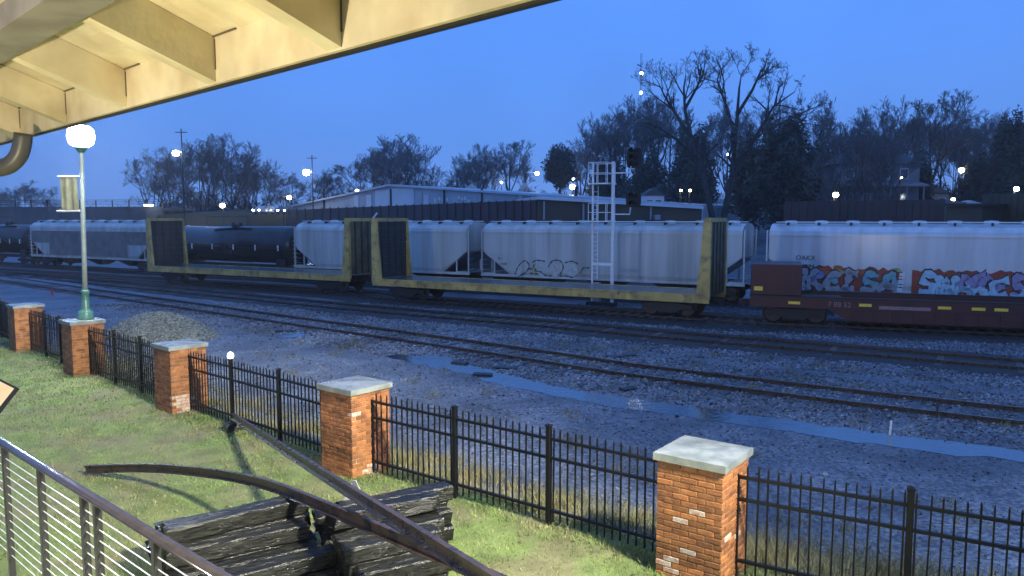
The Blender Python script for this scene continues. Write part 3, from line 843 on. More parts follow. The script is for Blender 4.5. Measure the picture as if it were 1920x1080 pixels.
pillar(PIL[3], (RA[2] + RA[3]) / 2, 'brick pillar that carries the tall green lamp post', False)
pillar(PIL[4], RA[3], 'farthest brick pillar, at the left edge beyond the lamp post', False)
pillar(PE, RA[0] + 0.06, 'brick pillar out of view to the right, under the next lamp post', False)

# ================================================================== iron fence
picket_me = MB().add([(-.009,-.009,0),(.009,-.009,0),(.009,.009,0),(-.009,.009,0),(-.009,-.009,1.26),(.009,-.009,1.26),(.009,.009,1.26),(-.009,.009,1.26),(0,0,1.30)],
                     [(0,3,2,1),(0,1,5,4),(1,2,6,5),(2,3,7,6),(3,0,4,7),(4,5,8),(5,6,8),(6,7,8),(7,4,8)]).mesh('picket', M['fence'])
post_me = MB().bevel_box((-.034, -.034, -0.1), (.034, .034, 1.36), 0.006).mesh('post', M['fence'])
pcap_me = MB().add([(-.042,-.042,1.36),(.042,-.042,1.36),(.042,.042,1.36),(-.042,.042,1.36),(-.042,-.042,1.375),(.042,-.042,1.375),(.042,.042,1.375),(-.042,.042,1.375),(0,0,1.395)],
                   [(0,3,2,1),(0,1,5,4),(1,2,6,5),(2,3,7,6),(3,0,4,7),(4,5,8),(5,6,8),(6,7,8),(7,4,8)]).mesh('post_cap', M['fence'])
def fence_bay(a, b, label, posts=(0.34, 0.66), lit=None, ga=0.40, gb=0.40):
    d = b - a; L = d.length - ga - gb; d.normalize(); o = a + d * ga
    root = thing('iron_fence', label, 'fence', (o.x, o.y, 0.02), math.atan2(d.y, d.x), 'black iron fence between the pillars')
    for z in (0.20, 0.93, 1.19):
        MB().box((0.0, -0.021, z - 0.018), (L, 0.021, z + 0.018)).build('fence_rail', M['fence'], root)
    px = [L * t for t in posts]
    for i, x in enumerate(px):
        p_ = inst('post', post_me, root, (x, 0, 0))
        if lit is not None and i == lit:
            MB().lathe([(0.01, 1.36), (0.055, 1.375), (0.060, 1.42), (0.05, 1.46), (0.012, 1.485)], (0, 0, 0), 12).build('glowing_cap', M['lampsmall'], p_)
        else:
            inst('post_cap', pcap_me, p_)
    for x in (0.008, L - 0.008):
        inst('end_upright', picket_me, root, (x, 0, 0), 0, (1.6, 1.6, 0.95))
    n_ = int(L / 0.113)
    for i in range(1, n_):
        x = L * i / n_
        if min(abs(x - q) for q in px) < 0.05: continue
        inst('picket', picket_me, root, (x, 0, 0.045 + random.uniform(-0.008, 0.008))).rotation_euler = (random.gauss(0, .004), random.gauss(0, .006), random.uniform(-.2, .2))
    return root
fence_bay(PIL[0], PE, 'black iron fence bay right of the nearest brick pillar', (0.33, 0.66))
fence_bay(PIL[1], PIL[0], 'black iron fence bay between the two nearest brick pillars')
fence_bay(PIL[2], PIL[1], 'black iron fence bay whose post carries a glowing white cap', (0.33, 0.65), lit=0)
fence_bay(PIL[3], PIL[2], 'black iron fence bay in front of the stone heap, right of the lamp pillar')
fence_bay(PIL[4], PIL[3], 'black iron fence bay between the lamp pillar and the farthest pillar')
fence_bay(PF, PIL[4], 'black iron fence bay running out at the left edge', ga=0.0)

# ================================================================== lamp posts
def lamp_post(c, label, rz, power, banner=True):
    root = thing('lamp_post', label, 'lamp post', (c.x + 0.10, c.y, 1.49), rz); root.rotation_euler.y = 0.024
    # (local z from the pillar cap)
    MB().lathe([(0.21, 0.0), (0.21, 0.03), (0.185, 0.05), (0.19, 0.16), (0.165, 0.20), (0.12, 0.24), (0.105, 0.30), (0.112, 0.34), (0.098, 0.36), (0.092, 0.66), (0.105, 0.70), (0.105, 0.74), (0.07, 0.78)], n=16).build('pedestal', M['green'], root, True)
    MB().lathe([(0.066, 0.74), (0.062, 1.6), (0.052, 4.36), (0.052, 4.40)], n=14).build('pole', M['pole'], root, True)
    hd = MB().lathe([(0.055, 4.38), (0.10, 4.42), (0.12, 4.47), (0.17, 4.50), (0.17, 4.53)], n=16).build('lamp_collar', M['green'], root, True)
    MB().lathe([(0.15, 4.53), (0.29, 4.62), (0.33, 4.80), (0.30, 4.97), (0.21, 5.07), (0.06, 5.11)], n=18).build('globe', M['lamp'], root, True)
    MB().lathe([(0.20, 5.06), (0.12, 5.14), (0.035, 5.20), (0.03, 5.27), (0.0, 5.30)], n=14).build('finial', M['green'], root, True)
    ld = bpy.data.lights.new('lamp_light', 'POINT'); ld.energy = power; ld.color = (0.90, 0.97, 1.0); ld.shadow_soft_size = 0.36
    lo_ = bpy.data.objects.new('lamp_light', ld); COL.objects.link(lo_); lo_.parent = root; lo_.location = (0, 0, 4.80)
    if banner:
        bn = thing('banner', 'olive vertical banner on brackets hanging from the lamp post', 'banner', (c.x + 0.13, c.y, 1.85), math.radians(12))
        w0, w1 = -0.47, -0.07
        mb = MB(); vs = []
        nx, nz = 8, 6
        for j in range(nz):
            for i in range(nx):
                x = w0 + (w1 - w0) * i / (nx - 1); z = 2.53 + (3.38 - 2.53) * j / (nz - 1)
                vs.append((x, 0.05 * math.sin(i * 1.9) * (1 - 0.5 * j / nz), z))
        fs = [(j * nx + i, j * nx + i + 1, j * nx + nx + i + 1, j * nx + nx + i) for j in range(nz - 1) for i in range(nx - 1)]
        mb.add(vs, fs)
        mb.add([(q[0], q[1] + 0.012, q[2]) for q in vs], [tuple(reversed(f)) for f in fs])
        mb.build('cloth', M['banner'], bn, True)
        MB().tube([(0.0, 0, 3.40), (w0 - 0.06, 0, 3.40)], 0.020, 8).build('upper_bracket', M['greypipe'], bn)
        MB().tube([(0.0, 0, 2.50), (w0 - 0.12, 0, 2.50)], 0.026, 8).build('lower_bracket', M['greypipe'], bn)
    return root
lamp_post(PIL[3], 'tall lamp post with a glaring white globe on a brick pillar', 0, 17000)
lamp_post(PE, 'lamp post out of view to the right on the next brick pillar', 0, 7500, banner=False)

# ================================================================== stack of old ties
def tie_mesh(L, w, h, seed):
    rr = random.Random(seed); nx = 9; vs = []; fs = []
    prof = [(-.5, -.42), (-.44, -.5), (.44, -.5), (.5, -.42), (.5, .40), (.42, .5), (.1, .5), (.0, .47), (-.12, .5), (-.42, .5), (-.5, .40)]
    n_ = len(prof)
    off = [rr.uniform(-.03, .03) for _ in prof]
    for i in range(nx):
        x = L * (i / (nx - 1) - 0.5)
        for k, (a, b) in enumerate(prof):
            ja = rr.uniform(-.025, .025) + off[k] * math.sin(i * 0.8 + k); jb = rr.uniform(-.03, .03) + off[k] * math.cos(i * 0.7 + k)
            xe = x + (rr.uniform(-.03, .03) if i in (0, nx - 1) else 0)
            vs.append((xe, (a + ja) * w, (b + jb) * h))
    for i in range(nx - 1):
        for k in range(n_):
            l = (k + 1) % n_
            fs.append((i * n_ + k, i * n_ + l, i * n_ + n_ + l, i * n_ + n_ + k)[::-1])
    fs.append(tuple(range(n_))); fs.append(tuple(range(nx * n_ - 1, (nx - 1) * n_ - 1, -1)))
    return MB().add(vs, fs).mesh('railroad_tie', M['timber'])
TIES = [tie_mesh(1.62, 0.235, 0.185, s) for s in range(5)]
def tie(loc, rz, label, group, tilt=0, k=0, sl=1.0):
    o = bpy.data.objects.new('railroad_tie', TIES[k % 5]); COL.objects.link(o)
    o.location = loc; o.rotation_euler = (tilt, 0, rz); o.scale = (sl, 1, 1)
    tag(o, label, 'railroad tie', group); return o
ORD = ('first', 'second', 'third', 'fourth', 'fifth', 'sixth', 'seventh')
def bundle(origin, axis, rows, label, group, seed, shrink=0.0):
    axis = Vector((*axis, 0)).normalized(); w = Vector((axis.y, -axis.x, 0)); rz = math.atan2(axis.y, axis.x); rr = random.Random(seed)
    k = seed
    for i, nl in enumerate(rows):
        for j in range(nl):
            c = origin + axis * (0.81 * (1 - shrink * i) + rr.uniform(-.08, .08)) + w * (0.125 + i * 0.255 + rr.uniform(-.012, .012))
            z = 0.10 + j * 0.188 + rr.uniform(-.004, .006)
            k += 1
            lb_ = label % (ORD[i], ORD[j])
            tie((c.x, c.y, z), rz + rr.uniform(-.06, .06), lb_, group, rr.uniform(-.10, .10), k, rr.uniform(.93, 1.04) * (1 - shrink * i))
o1 = P(283, 968, 0.66); o1.z = 0
bundle(o1, (0.83, 0.56), (3, 3, 4, 3, 2, 2, 1), 'wet tie, left half of the stack, %s row from the fence, %s layer up', 'ties in the left half of the stack', 3)
o2 = P(585, 938, 0.70); o2.z = 0
bundle(o2 + Vector((0.10, 0.02, 0)), (0.88, 0.47), (3, 4, 4, 3, 3, 2, 1), 'wet tie, right half of the stack, %s row from the fence, %s layer up', 'ties in the right half of the stack', 11, .075)
tie((o2.x + 0.9, o2.y + 0.75, 0.12), 0.55, 'single old tie lying on the lawn behind the stack', None, 0.05, 2, 0.7)
# pale plates stuck between the ties
for k, (u, v, t) in enumerate(((652, 926, 0.12), (671, 919, -0.3))):
    b = P(u, v, 0.78)
    o = MB().box((-0.035, -0.006, -0.12), (0.035, 0.006, 0.14), 0, Matrix.Rotation(t, 4, 'Y')).build('metal_plate', M['greypipe'])
    o.location = b; o.rotation_euler = (0.25, 0, 0.4 - k * 0.7)
    tag(o, ('pale metal plate standing between the ties, the left of two', 'narrow pale metal plate standing between the ties, the right of two')[k], 'metal plate')

# old rails lying over the stack
RP = [(a * .82, b * .82) for a, b in [(-.066, 0), (.066, 0), (.066, .012), (.010, .028), (.010, .105), (.034, .115), (.034, .148), (-.034, .148), (-.034, .115), (-.010, .105), (-.010, .028), (-.066, .012)]]
ra = P(437, 786, 0.20); rb = P(905, 1092, 1.40)
o = MB().sweep(RP, [ra, ra.lerp(rb, .3), ra.lerp(rb, .6), rb, rb + (rb - ra) * .06]).build('loose_rail', M['rail'])
tag(o, 'straight rusty rail leaning from the fence across the tie stack', 'rail')
tie((ra.x + 0.15, ra.y - 0.15, 0.08), 0.5, 'short block under the end of the straight loose rail', None, 0, 1, 0.3)
bp_ = [P(u, v, z) for u, v, z in ((162, 886, .06), (280, 884, .24), (400, 895, .48), (500, 916, .70), (600, 955, .84), (700, 998, .88), (800, 1041, .90), (905, 1088, .92), (960, 1112, .94))]
o = MB().sweep(RP, resample(bp_, 0.25)).build('loose_rail', M['rail'])
tag(o, 'bent rusty rail curving from the lawn over the tie stack', 'rail')
MB()

# ================================================================== railing at the lower left
def build_railing():
    ZT = 2.22
    a = P(-60, 788, ZT); b = P(440, 1092, ZT)
    d = (b - a); L = d.length; d.normalize()
    a = a - d * 1.2; L += 1.6
    root = thing('cable_railing', 'dark metal railing with steel cables at the lower left', 'railing', (a.x, a.y, ZT - 1.07), math.atan2(d.y, d.x))
    MB().bevel_box((0, -0.04, 1.035), (L, 0.04, 1.075), 0.012).build('handrail', M['railing'], root, True)
    def k_at(u):
        lo, hi = 0, L
        for _ in range(50):
            k = (lo + hi) / 2; q = a + d * k; w = q.y * CP - (q.z - CH) * SP
            if 960 + F * q.x / w < u: lo = k
            else: hi = k
        return k
    ks = [k_at(u) for u in (8, 75, 156, 181, 291)]
    ks = [ks[0] - 0.95] + ks + [ks[-1] + 0.95]
    pm = MB().bevel_box((-0.024, -0.024, -0.35), (0.024, 0.024, 1.036), 0.004).mesh('post', M['post'])
    for k in ks: inst('post', pm, root, (k, 0, 0))
    cm = MB().tube([(0, 0, 0), (L, 0, 0)], 0.0042, 6).mesh('cable', M['cable'])
    for i in range(12): inst('cable', cm, root, (0, 0, 0.06 + i * 0.079))
    # platform edge the railing stands on
    e = thing('platform_edge', 'pale concrete platform edge under the cable railing', 'platform', (a.x, a.y, ZT - 1.07), math.atan2(d.y, d.x))
    MB().bevel_box((0, -0.9, -1.2), (ks[1] + 0.12, 0.07, -0.36), 0.02).build('slab', M['concrete'], e)
build_railing()

# tilted panel sign at the left edge
c0, c1, c2 = PY(35, 728, 13.0), PY(-75, 672, 13.3), PY(-22, 800, 12.6)
c3 = c1 + c2 - c0
nrm = (c1 - c0).cross(c2 - c0).normalized()
if nrm.z < 0: nrm = -nrm
sg = thing('panel_sign', 'corner of a tan panel sign with a black border at the left edge', 'sign', (0, 0, 0))
def panel(k, h0, h1, m, nm):
    cc = (c0 + c3) / 2
    q = [cc + (p_ - cc) * k for p_ in (c0, c1, c3, c2)]
    MB().hexa([p_ + nrm * h0 for p_ in q] + [p_ + nrm * h1 for p_ in q]).build(nm, m, sg)
panel(1.0, -0.03, 0.0, M['black'], 'frame'); panel(0.90, 0.001, 0.006, M['sign'], 'panel')
cc = (c0 + c3) / 2
MB().tube([cc, Vector((cc.x, cc.y, 0))], 0.04, 8).build('leg', M['black'], sg)

# ================================================================== bits in the yard
def yard_tie(u, v, rz, label, sl=0.6):
    q = P(u, v, -0.55); z = float(ground_h(q.x, q.y))
    tie((q.x, q.y, z + 0.02), rz, label, None, 0.1, int(u), sl).scale.z = .5
yard_tie(948, 688, -0.35, 'dark broken tie beside the puddle near the closest track', 0.45)
yard_tie(1165, 667, 0.5, 'dark broken tie lying between the two front tracks', 0.7)
yard_tie(862, 678, -0.5, 'dark tie end at the edge of the pale puddle', 0.35)
yard_tie(905, 700, -0.2, 'thin dark tie piece lying in the long puddle', 0.35)
yard_tie(1178, 727, 0.6, 'dark tie piece between the long puddle and the nearest rail', 0.3)
yard_tie(535, 620, -0.1, 'dark tie piece beside the small far puddle', 0.5)
q = P(1668, 815, -0.6); z = float(ground_h(q.x, q.y))
o = MB().box((-0.02, -0.012, -0.1), (0.02, 0.012, 0.33), 0, Matrix.Rotation(0.08, 4, 'Y')).build('marker_stake', M['white'])
o.location = (q.x, q.y, z); tag(o, 'small white marker stake beside the long puddle', 'stake')
q = P(1757, 778, -0.6); z = float(ground_h(q.x, q.y))
o = MB().box((-0.02, -0.012, -0.1), (0.02, 0.012, 0.28)).build('marker_stake', M['tie'])
o.location = (q.x, q.y, z); tag(o, 'short brown stake beside the nearest rail', 'stake')
q = P(98, 552, -0.55)
o = MB().tube([(0, 0, -0.1), (0, 0, 0.42)], 0.05, 8).build('marker_post', mat('red_marker', (0.45, 0.05, 0.05), 0.6)); o.location = (q.x, q.y, -0.6)
tag(o, 'small red marker post in the yard behind the far left pillar', 'marker post')

# dark shrubs growing through the fence beside the lamp pillar
def leaf_cloud(cx, cy, cz, rx, ry, rz_, n_, size, seed, cone=0.0):
    g = np.random.default_rng(seed)
    d = g.normal(size=(n_, 3)); d /= np.linalg.norm(d, axis=1)[:, None]
    r = g.random(n_) ** 0.45
    lump = 1 + 0.28 * np.sin(d[:, 0] * 5 + seed) * np.cos(d[:, 2] * 6 - seed) + 0.18 * np.sin(d[:, 1] * 9 + seed * 2)
    q = d * (r * lump)[:, None]
    taper = 1 - cone * (q[:, 2] * 0.5 + 0.5)
    C = np.stack([cx + q[:, 0] * rx * taper, cy + q[:, 1] * ry * taper, cz + q[:, 2] * rz_], 1)
    a = g.normal(size=(n_, 3)); a /= np.linalg.norm(a, axis=1)[:, None]
    b = np.cross(a, g.normal(size=(n_, 3))); b /= np.linalg.norm(b, axis=1)[:, None]
    s_ = size * g.uniform(0.6, 1.4, n_)[:, None]
    Vv = np.stack([C - a * s_, C + b * s_ * 0.6, C + a * s_], 1).reshape(-1, 3)
    return Vv, np.arange(3 * n_).reshape(-1, 3)
shr = (('dry brown shrub against the fence right of the lamp pillar', 0.25, 0.42), ('dry brown shrub against the fence halfway to the stone heap', 0.55, 0.36), ('dry brown shrub against the fence left of the pillar with the white patch', 0.80, 0.3))
for k, (lb, t, h_) in enumerate(shr):
    c = PIL[3].lerp(PIL[2], t) + Vector((0.35, 0.42, 0))
    root = thing('dry_shrub', lb, 'shrub', (c.x, c.y, -0.25), 0, 'shrubs by the fence')
    mb = MB()
    for i in range(14):
        a_ = random.uniform(0, 6.28); r_ = random.uniform(.15, .5)
        mb.tube([(0.05 * math.cos(a_), 0.05 * math.sin(a_), 0), (r_ * .5 * math.cos(a_), r_ * .5 * math.sin(a_), .45), (r_ * math.cos(a_), r_ * math.sin(a_), .8 + random.uniform(0, .5))], [.012, .008, .003], 4)
    mb.build('stems', M['twig'], root)
    Vv, T = leaf_cloud(0, 0, 0.75, 0.75, 0.5, h_ * 1.7, 2200, 0.03, 20 + k)
    np_mesh('leaves', Vv, T, M['shrub'], root)

# ================================================================== trains
def frame_of(A, B):
    d = B - A; d.z = 0; return flat(A), d.length, math.atan2(d.y, d.x)

wheel_me = None
def truck(parent, x, W=3.0):              # two axles and side frames, local coordinates
    global wheel_me
    if wheel_me is None:
        mb = MB(); pr = [(0.0, -.07), (.38, -.07), (.40, -.05), (.42, .0), (.46, .02), (.46, .05), (.10, .06), (0.0, .07)]
        n_ = 20; vs = []; fs = []
        for r, y in pr:
            for k in range(n_):
                a = 2 * math.pi * k / n_; vs.append((r * math.cos(a), y, r * math.sin(a)))
        for i in range(len(pr) - 1):
            for k in range(n_):
                l = (k + 1) % n_; fs.append((i * n_ + k, i * n_ + l, i * n_ + n_ + l, i * n_ + n_ + k))
        wheel_me = mb.add(vs, fs).mesh('wheel', M['wheel'])
    t = bpy.data.objects.new('truck', None); COL.objects.link(t); t.parent = parent; t.location = (x, W / 2, 0)
    for sx in (-.88, .88):
        for sy, r in ((-.76, 0), (.76, math.pi)):
            inst('wheel', wheel_me, t, (sx, sy, .46), r)
    for sy in (-1.02, 1.02):
        y0, y1 = sy - .07, sy + .07
        MB().prism([(-1.2, y0, .40), (-.7, y0, .40), (-.35, y0, .22), (.35, y0, .22), (.7, y0, .40), (1.2, y0, .40), (1.2, y0, .58), (.6, y0, .68), (-.6, y0, .68), (-1.2, y0, .58)], (0, .14, 0)).build('side_frame', M['under'], t)
    MB().box((-.2, -.95, .35), (.2, .95, .62)).build('bolster', M['under'], t)
    return t
def coupler(parent, x0, x1, W=3.0):
    MB().box((min(x0, x1), W / 2 - .10, .72), (max(x0, x1), W / 2 + .10, .95)).build('coupler', M['under'], parent)

def bulkhead_flat(A, B, label, flare=False):
    o, L, rz = frame_of(A, B)
    root = thing('bulkhead_flat_car', label, 'flat car', (o.x, o.y, RAIL), rz, 'yellow bulkhead flat cars')
    W = 3.0
    # side sills in panels, deck planks, centre sill
    for y0, y1 in ((0, .10), (W - .10, W)):
        MB().box((0.03, y0, .78), (L - .03, y1, 1.14)).build('side_sill', M['yellow'], root)
        mb = MB()
        mb.box((0.03, y0 - (.03 if y0 == 0 else 0), 1.142), (L - .03, y1 + (0 if y0 == 0 else .03), 1.18)); mb.build('sill_flange', M['yellow'], root)
    nst = 11
    for i in range(nst):
        x = L * (i + .5) / nst
        MB().box((x - .05, -.045, .80), (x + .05, -.001, 1.13)).build('stake_pocket', M['yellow'], root)
    npk = int(L / 0.32)
    pk = MB().bevel_box((0, .105, 1.10), (L / npk - .012, W - .105, 1.155), .006).mesh('deck_plank', M['deck'])
    for i in range(npk): inst('deck_plank', pk, root, (i * L / npk, 0, 0))
    MB().box((.6, W / 2 - .35, .62), (L - .6, W / 2 + .35, 1.09)).build('centre_sill', M['under'], root)
    for x in (L * .3, L * .5, L * .7):
        MB().box((x - .1, .12, .82), (x + .1, W - .12, 1.08)).build('cross_bearer', M['under'], root)
    truck(root, 2.1); truck(root, L - 2.1)
    coupler(root, -.35, .6); coupler(root, L - .6, L + .35)
    for e, s_ in ((0.0, 1), (L, -1)):
        b = bpy.data.objects.new('bulkhead', None); COL.objects.link(b); b.parent = root; b.location = (e, 0, 0); b.scale = (s_, 1, 1)
        HT = 4.62
        for y0, y1 in ((-.02, .16), (W - .16, W + .02)):
            # tapered side gusset and column
            MB().prism([(.0, y0, .95), (.0, y0, HT), (.34, y0, HT), (.42, y0, 3.2), (.52, y0, 2.2), (.62, y0, 1.19), (.62, y0, .95)], (0, y1 - y0, 0)).build('end_column', M['yellow'], b)
        MB().box((-.01, .17, HT - .17), (.36, W - .17, HT + .02)).build('top_beam', M['yellow'], b)
        for i in range(8):
            z0 = 1.19 + i * (HT - .17 - 1.19) / 8
            MB().box((.06, .165, z0 + .006), (.30, W - .165, z0 + (HT - .17 - 1.19) / 8 - .006)).build('lining_plank', M['bulkface'], b)
        for i in range(4):
            y = W * (i + 1) / 5
            MB().box((.0, y - .06, 1.2), (.058, y + .06, HT - .18)).build('stiffener', M['bulkface'], b)
            MB().box((.302, y - .05, 1.2), (.36, y + .05, HT - .18)).build('stiffener', M['bulkface'], b)
        for i in range(5):
            ya_, yb_ = W * i / 5 + (.17 if i == 0 else .065), W * (i + 1) / 5 - (.17 if i == 4 else .065)
            MB().box((.034, ya_, 1.2), (.057, yb_, HT - .18)).build('outer_sheet', M['oldyellow'], b)
        if flare and s_ == 1:
            MB().tube([(.1, .05, HT), (.5, -.1, HT + .28)], .05, 6).build('bent_handhold', M['galv'], b)
    return root
bulkhead_flat(A1, B1, 'empty yellow bulkhead flat car on the left, under the black tank car')
bulkhead_flat(A2, B2, 'empty yellow bulkhead flat car in the middle, in front of the grey hopper', True)

def red_car():
    o, L, rz = frame_of(A3, B3)
    root = thing('red_well_car', 'dark red low well car with yellow reflectors at the right', 'well car', (o.x, o.y, RAIL), rz)
    W = 3.0
    for y0, y1 in ((0, .12), (W - .12, W)):
        MB().box((.05, y0, .78), (L - .05, y1, 1.22)).build('side_sill', M['redcar'], root)
        MB().box((.02, y0 - .03, 1.222), (L - .02, y1 + .03, 1.28)).build('top_chord', M['under'], root)
        MB().prism([(3.2, y0 + .02, .775), (L - 3.2, y0 + .02, .775), (L - 4.0, y0 + .02, .28), (4.0, y0 + .02, .28)][::-1], (0, y1 - y0 - .04, 0)).build('well_side', M['redcar'], root)
        for i in range(16):
            x = 4.2 + (L - 8.4) * i / 15
            MB().box((x - .04, y0 - .03 if y0 == 0 else y1, .30), (x + .04, y0 + .018 if y0 == 0 else y1 + .03, .775)).build('well_stiffener', M['redcar'], root)
    MB().box((4.0, .14, .26), (L - 4.0, W - .14, .32)).build('well_floor', M['under'], root)
    for x0, x1 in ((0.0, 2.15), (L - 2.15, L)):
        MB().bevel_box((x0 + .05, .02, 1.285), (x1, W - .02, 2.62), .03).build('end_platform', M['redcar'], root)
        for i in range(5):
            x = x0 + .25 + i * .42
            MB().box((x - .03, -.012, 1.30), (x + .03, .018, 2.58)).build('platform_rib', M['redcar'], root)
    MB().box((.3, W / 2 - .35, .6), (3.8, W / 2 + .35, 1.2)).build('centre_sill', M['under'], root)
    MB().box((L - 3.8, W / 2 - .35, .6), (L - .3, W / 2 + .35, 1.2)).build('centre_sill', M['under'], root)
    truck(root, 1.9); truck(root, L - 1.9); coupler(root, -.5, .4); coupler(root, L - .4, L + .5)
    ya = -.006
    Dd = B3 - A3; Dd.z = 0; Dd.normalize()
    def xl(u): return (on_line(u, flat(A3), Dd) - flat(A3)).dot(Dd)
    for u in (1490, 1624, 1773, 1837, 1880):
        x = xl(u); MB().box((x - .24, ya, .93), (x + .24, ya + .004, 1.05)).build('reflector', M['reflector'], root)
    x = xl(1422); MB().box((x - .18, ya - .01, 1.48), (x + .18, ya + .02, 1.66)).build('yellow_placard', M['reflector'], root)
    pk = mat('faded_pink_paint', (0.34, 0.20, 0.18), 0.6, var=0.3, scale=9)
    text_part('7 88 52', .30, pk, root, (xl(1553), -.004, .88))
    x0, x1 = xl(1650), xl(1747); MB().box((x0, ya, .84), (x1, ya + .004, .98)).build('faded_stripe', pk, root)
red_car()

def hopper(u0, u1, label, m, u_texts=(), ribs=True):
    a, b = on_line(u0, H0, TD), on_line(u1, H0, TD)
    o, L, rz = frame_of(a, b)
    root = thing('covered_hopper', label, 'hopper car', (o.x, o.y, RAIL), rz, 'covered hopper cars of the second train')
    W = 3.05
    # body: cross sections (y, z) with the bottom rising over the end slopes
    def section(x, zb):
        pr = [(.10, zb), (.02, max(zb, 1.3)), (.0, max(zb + .1, 2.4)), (.0, 3.72), (.04, 3.95), (.30, 4.18), (.75, 4.32), (W / 2, 4.36)]
        full = pr + [(W - y, z) for y, z in reversed(pr[:-1])]
        return [(x, y, z) for y, z in full]
    st = [(.18, 2.50), (.45, 2.28), (2.05, 1.12), (L - 2.05, 1.12), (L - .45, 2.28), (L - .18, 2.50)]
    vs = []; fs = []
    secs = [section(*q_) for q_ in st]; n_ = len(secs[0])
    for q_ in secs: vs += q_
    for i in range(len(secs) - 1):
        for k in range(n_):
            l = (k + 1) % n_
            fs.append((i * n_ + k, i * n_ + l, i * n_ + n_ + l, i * n_ + n_ + k))
    fs.append(tuple(range(n_ - 1, -1, -1))); fs.append(tuple(range((len(secs) - 1) * n_, len(secs) * n_)))
    MB().add(vs, fs).build('body', m, root)
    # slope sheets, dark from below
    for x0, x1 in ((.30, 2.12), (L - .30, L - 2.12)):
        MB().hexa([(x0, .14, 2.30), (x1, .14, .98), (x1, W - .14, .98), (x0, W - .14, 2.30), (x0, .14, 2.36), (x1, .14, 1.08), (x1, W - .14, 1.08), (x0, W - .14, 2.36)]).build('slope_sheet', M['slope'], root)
    # side sills, eave rail, end posts, ladders
    for y0, y1 in ((-.02, .10), (W - .10, W + .02)):
        MB().box((.0, y0, .95), (L, y1, 1.115)).build('side_sill', m, root)
        MB().box((.17, y0 - .012, 3.70), (L - .17, y0 + .03, 3.78) if y0 < 0 else (L - .17, y1 + .02, 3.78)).build('eave_rail', m, root)
        for x in (.03, .95, L - 1.03, L - .11):
            MB().box((x, y0 + .02, 1.118), (x + .08, y1 - .02, 2.52 if .5 < x < L - .5 else 4.0)).build('end_post', m, root)
    if ribs:
        nr = 13
        for i in range(1, nr):
            x = .2 + (L - .4) * i / nr
            zb = 1.2 if 2.1 < x < L - 2.1 else 2.3
            MB().box((x - .02, -.018, zb), (x + .02, .012, 3.69)).build('side_seam', m, root)
    for e in (0.0, L):
        sg_ = 1 if e == 0 else -1
        for i in range(9):
            MB().box((min(e + sg_ * .04, e + sg_ * .09), .12, 1.3 + i * .33), (max(e + sg_ * .04, e + sg_ * .09), .58, 1.33 + i * .33)).build('ladder_rung', m, root)
        MB().box((min(e, e + sg_ * 1.0), .1, 1.12), (max(e, e + sg_ * 1.0), W - .1, 1.16)).build('end_platform', m, root)
    # roof walk and hatches
    for y in (.55, W - .80):
        MB().box((.4, y, 4.40), (L - .4, y + .25, 4.44)).build('roof_walk', M['galv'], root)
    nh = 9
    for i in range(nh):
        x = 1.0 + (L - 2.0) * i / (nh - 1)
        MB().box((x - .05, .50, 4.25), (x + .05, .84, 4.40)).build('walk_bracket', M['under'], root)
        MB().lathe([(.32, 4.30), (.33, 4.44), (.28, 4.49), (.05, 4.51)], (x, W / 2, 0), 12).build('hatch', m, root)
    # outlets and running gear
    for i in range(3):
        x = L * (i + 1) / 4
        MB().hexa([(x - .35, W / 2 - .35, .35), (x + .35, W / 2 - .35, .35), (x + .35, W / 2 + .35, .35), (x - .35, W / 2 + .35, .35), (x - 1.6, .3, 1.11), (x + 1.6, .3, 1.11), (x + 1.6, W - .3, 1.11), (x - 1.6, W - .3, 1.11)]).build('outlet', M['slope'], root)
    MB().box((.2, W / 2 - .3, .66), (3.0, W / 2 + .3, .95)).build('centre_sill', M['under'], root)
    MB().box((L - 3.0, W / 2 - .3, .66), (L - .2, W / 2 + .3, .95)).build('centre_sill', M['under'], root)
    truck(root, 1.75, W); truck(root, L - 1.75, W); coupler(root, -.45, .3, W); coupler(root, L - .3, L + .45, W)
    def xl(u): return (on_line(u, H0, TD) - a).dot(TD)
    return root, xl

def ribbon(mb, pts, w, y):
    pts = [Vector((p_[0], 0, p_[1])) for p_ in pts]; vs = []; n_ = len(pts)
    for i, q_ in enumerate(pts):
        t = (pts[min(i + 1, n_ - 1)] - pts[max(i - 1, 0)]).normalized(); nn = Vector((-t.z, 0, t.x))
        ww = w * (0.8 + 0.4 * math.sin(i * 1.7 + q_.x * 3))
        vs += [q_ + nn * ww / 2, q_ - nn * ww / 2]
    vs = [(q_.x, y, q_.z) for q_ in vs]
    mb.add(vs, [(2 * i, 2 * i + 2, 2 * i + 3, 2 * i + 1) for i in range(n_ - 1)])
STROKES = [[[(0, 0), (.1, .9), (.4, 1)], [(.12, .5), (.6, .95)], [(.12, .5), (.65, .02)]],
           [[(.6, .9), (.1, .75), (.05, .25), (.3, .0), (.65, .15)], [(.1, .5), (.5, .55)]],
           [[(.1, 0), (.25, .95)], [(.0, .95), (.55, .85)], [(-.05, .03), (.5, .1)]],
           [[(.65, .85), (.2, .95), (.1, .6), (.55, .42), (.5, .05), (.0, .08)]],
           [[(0, 0), (.38, 1), (.75, 0)], [(.15, .35), (.62, .38)]],
           [[(0, .95), (.15, .02), (.35, .7), (.55, .02), (.75, .95)]],
           [[(0, 0), (.05, .95), (.5, .9), (.55, .55), (.1, .5)], [(.25, .5), (.7, .0)]]]
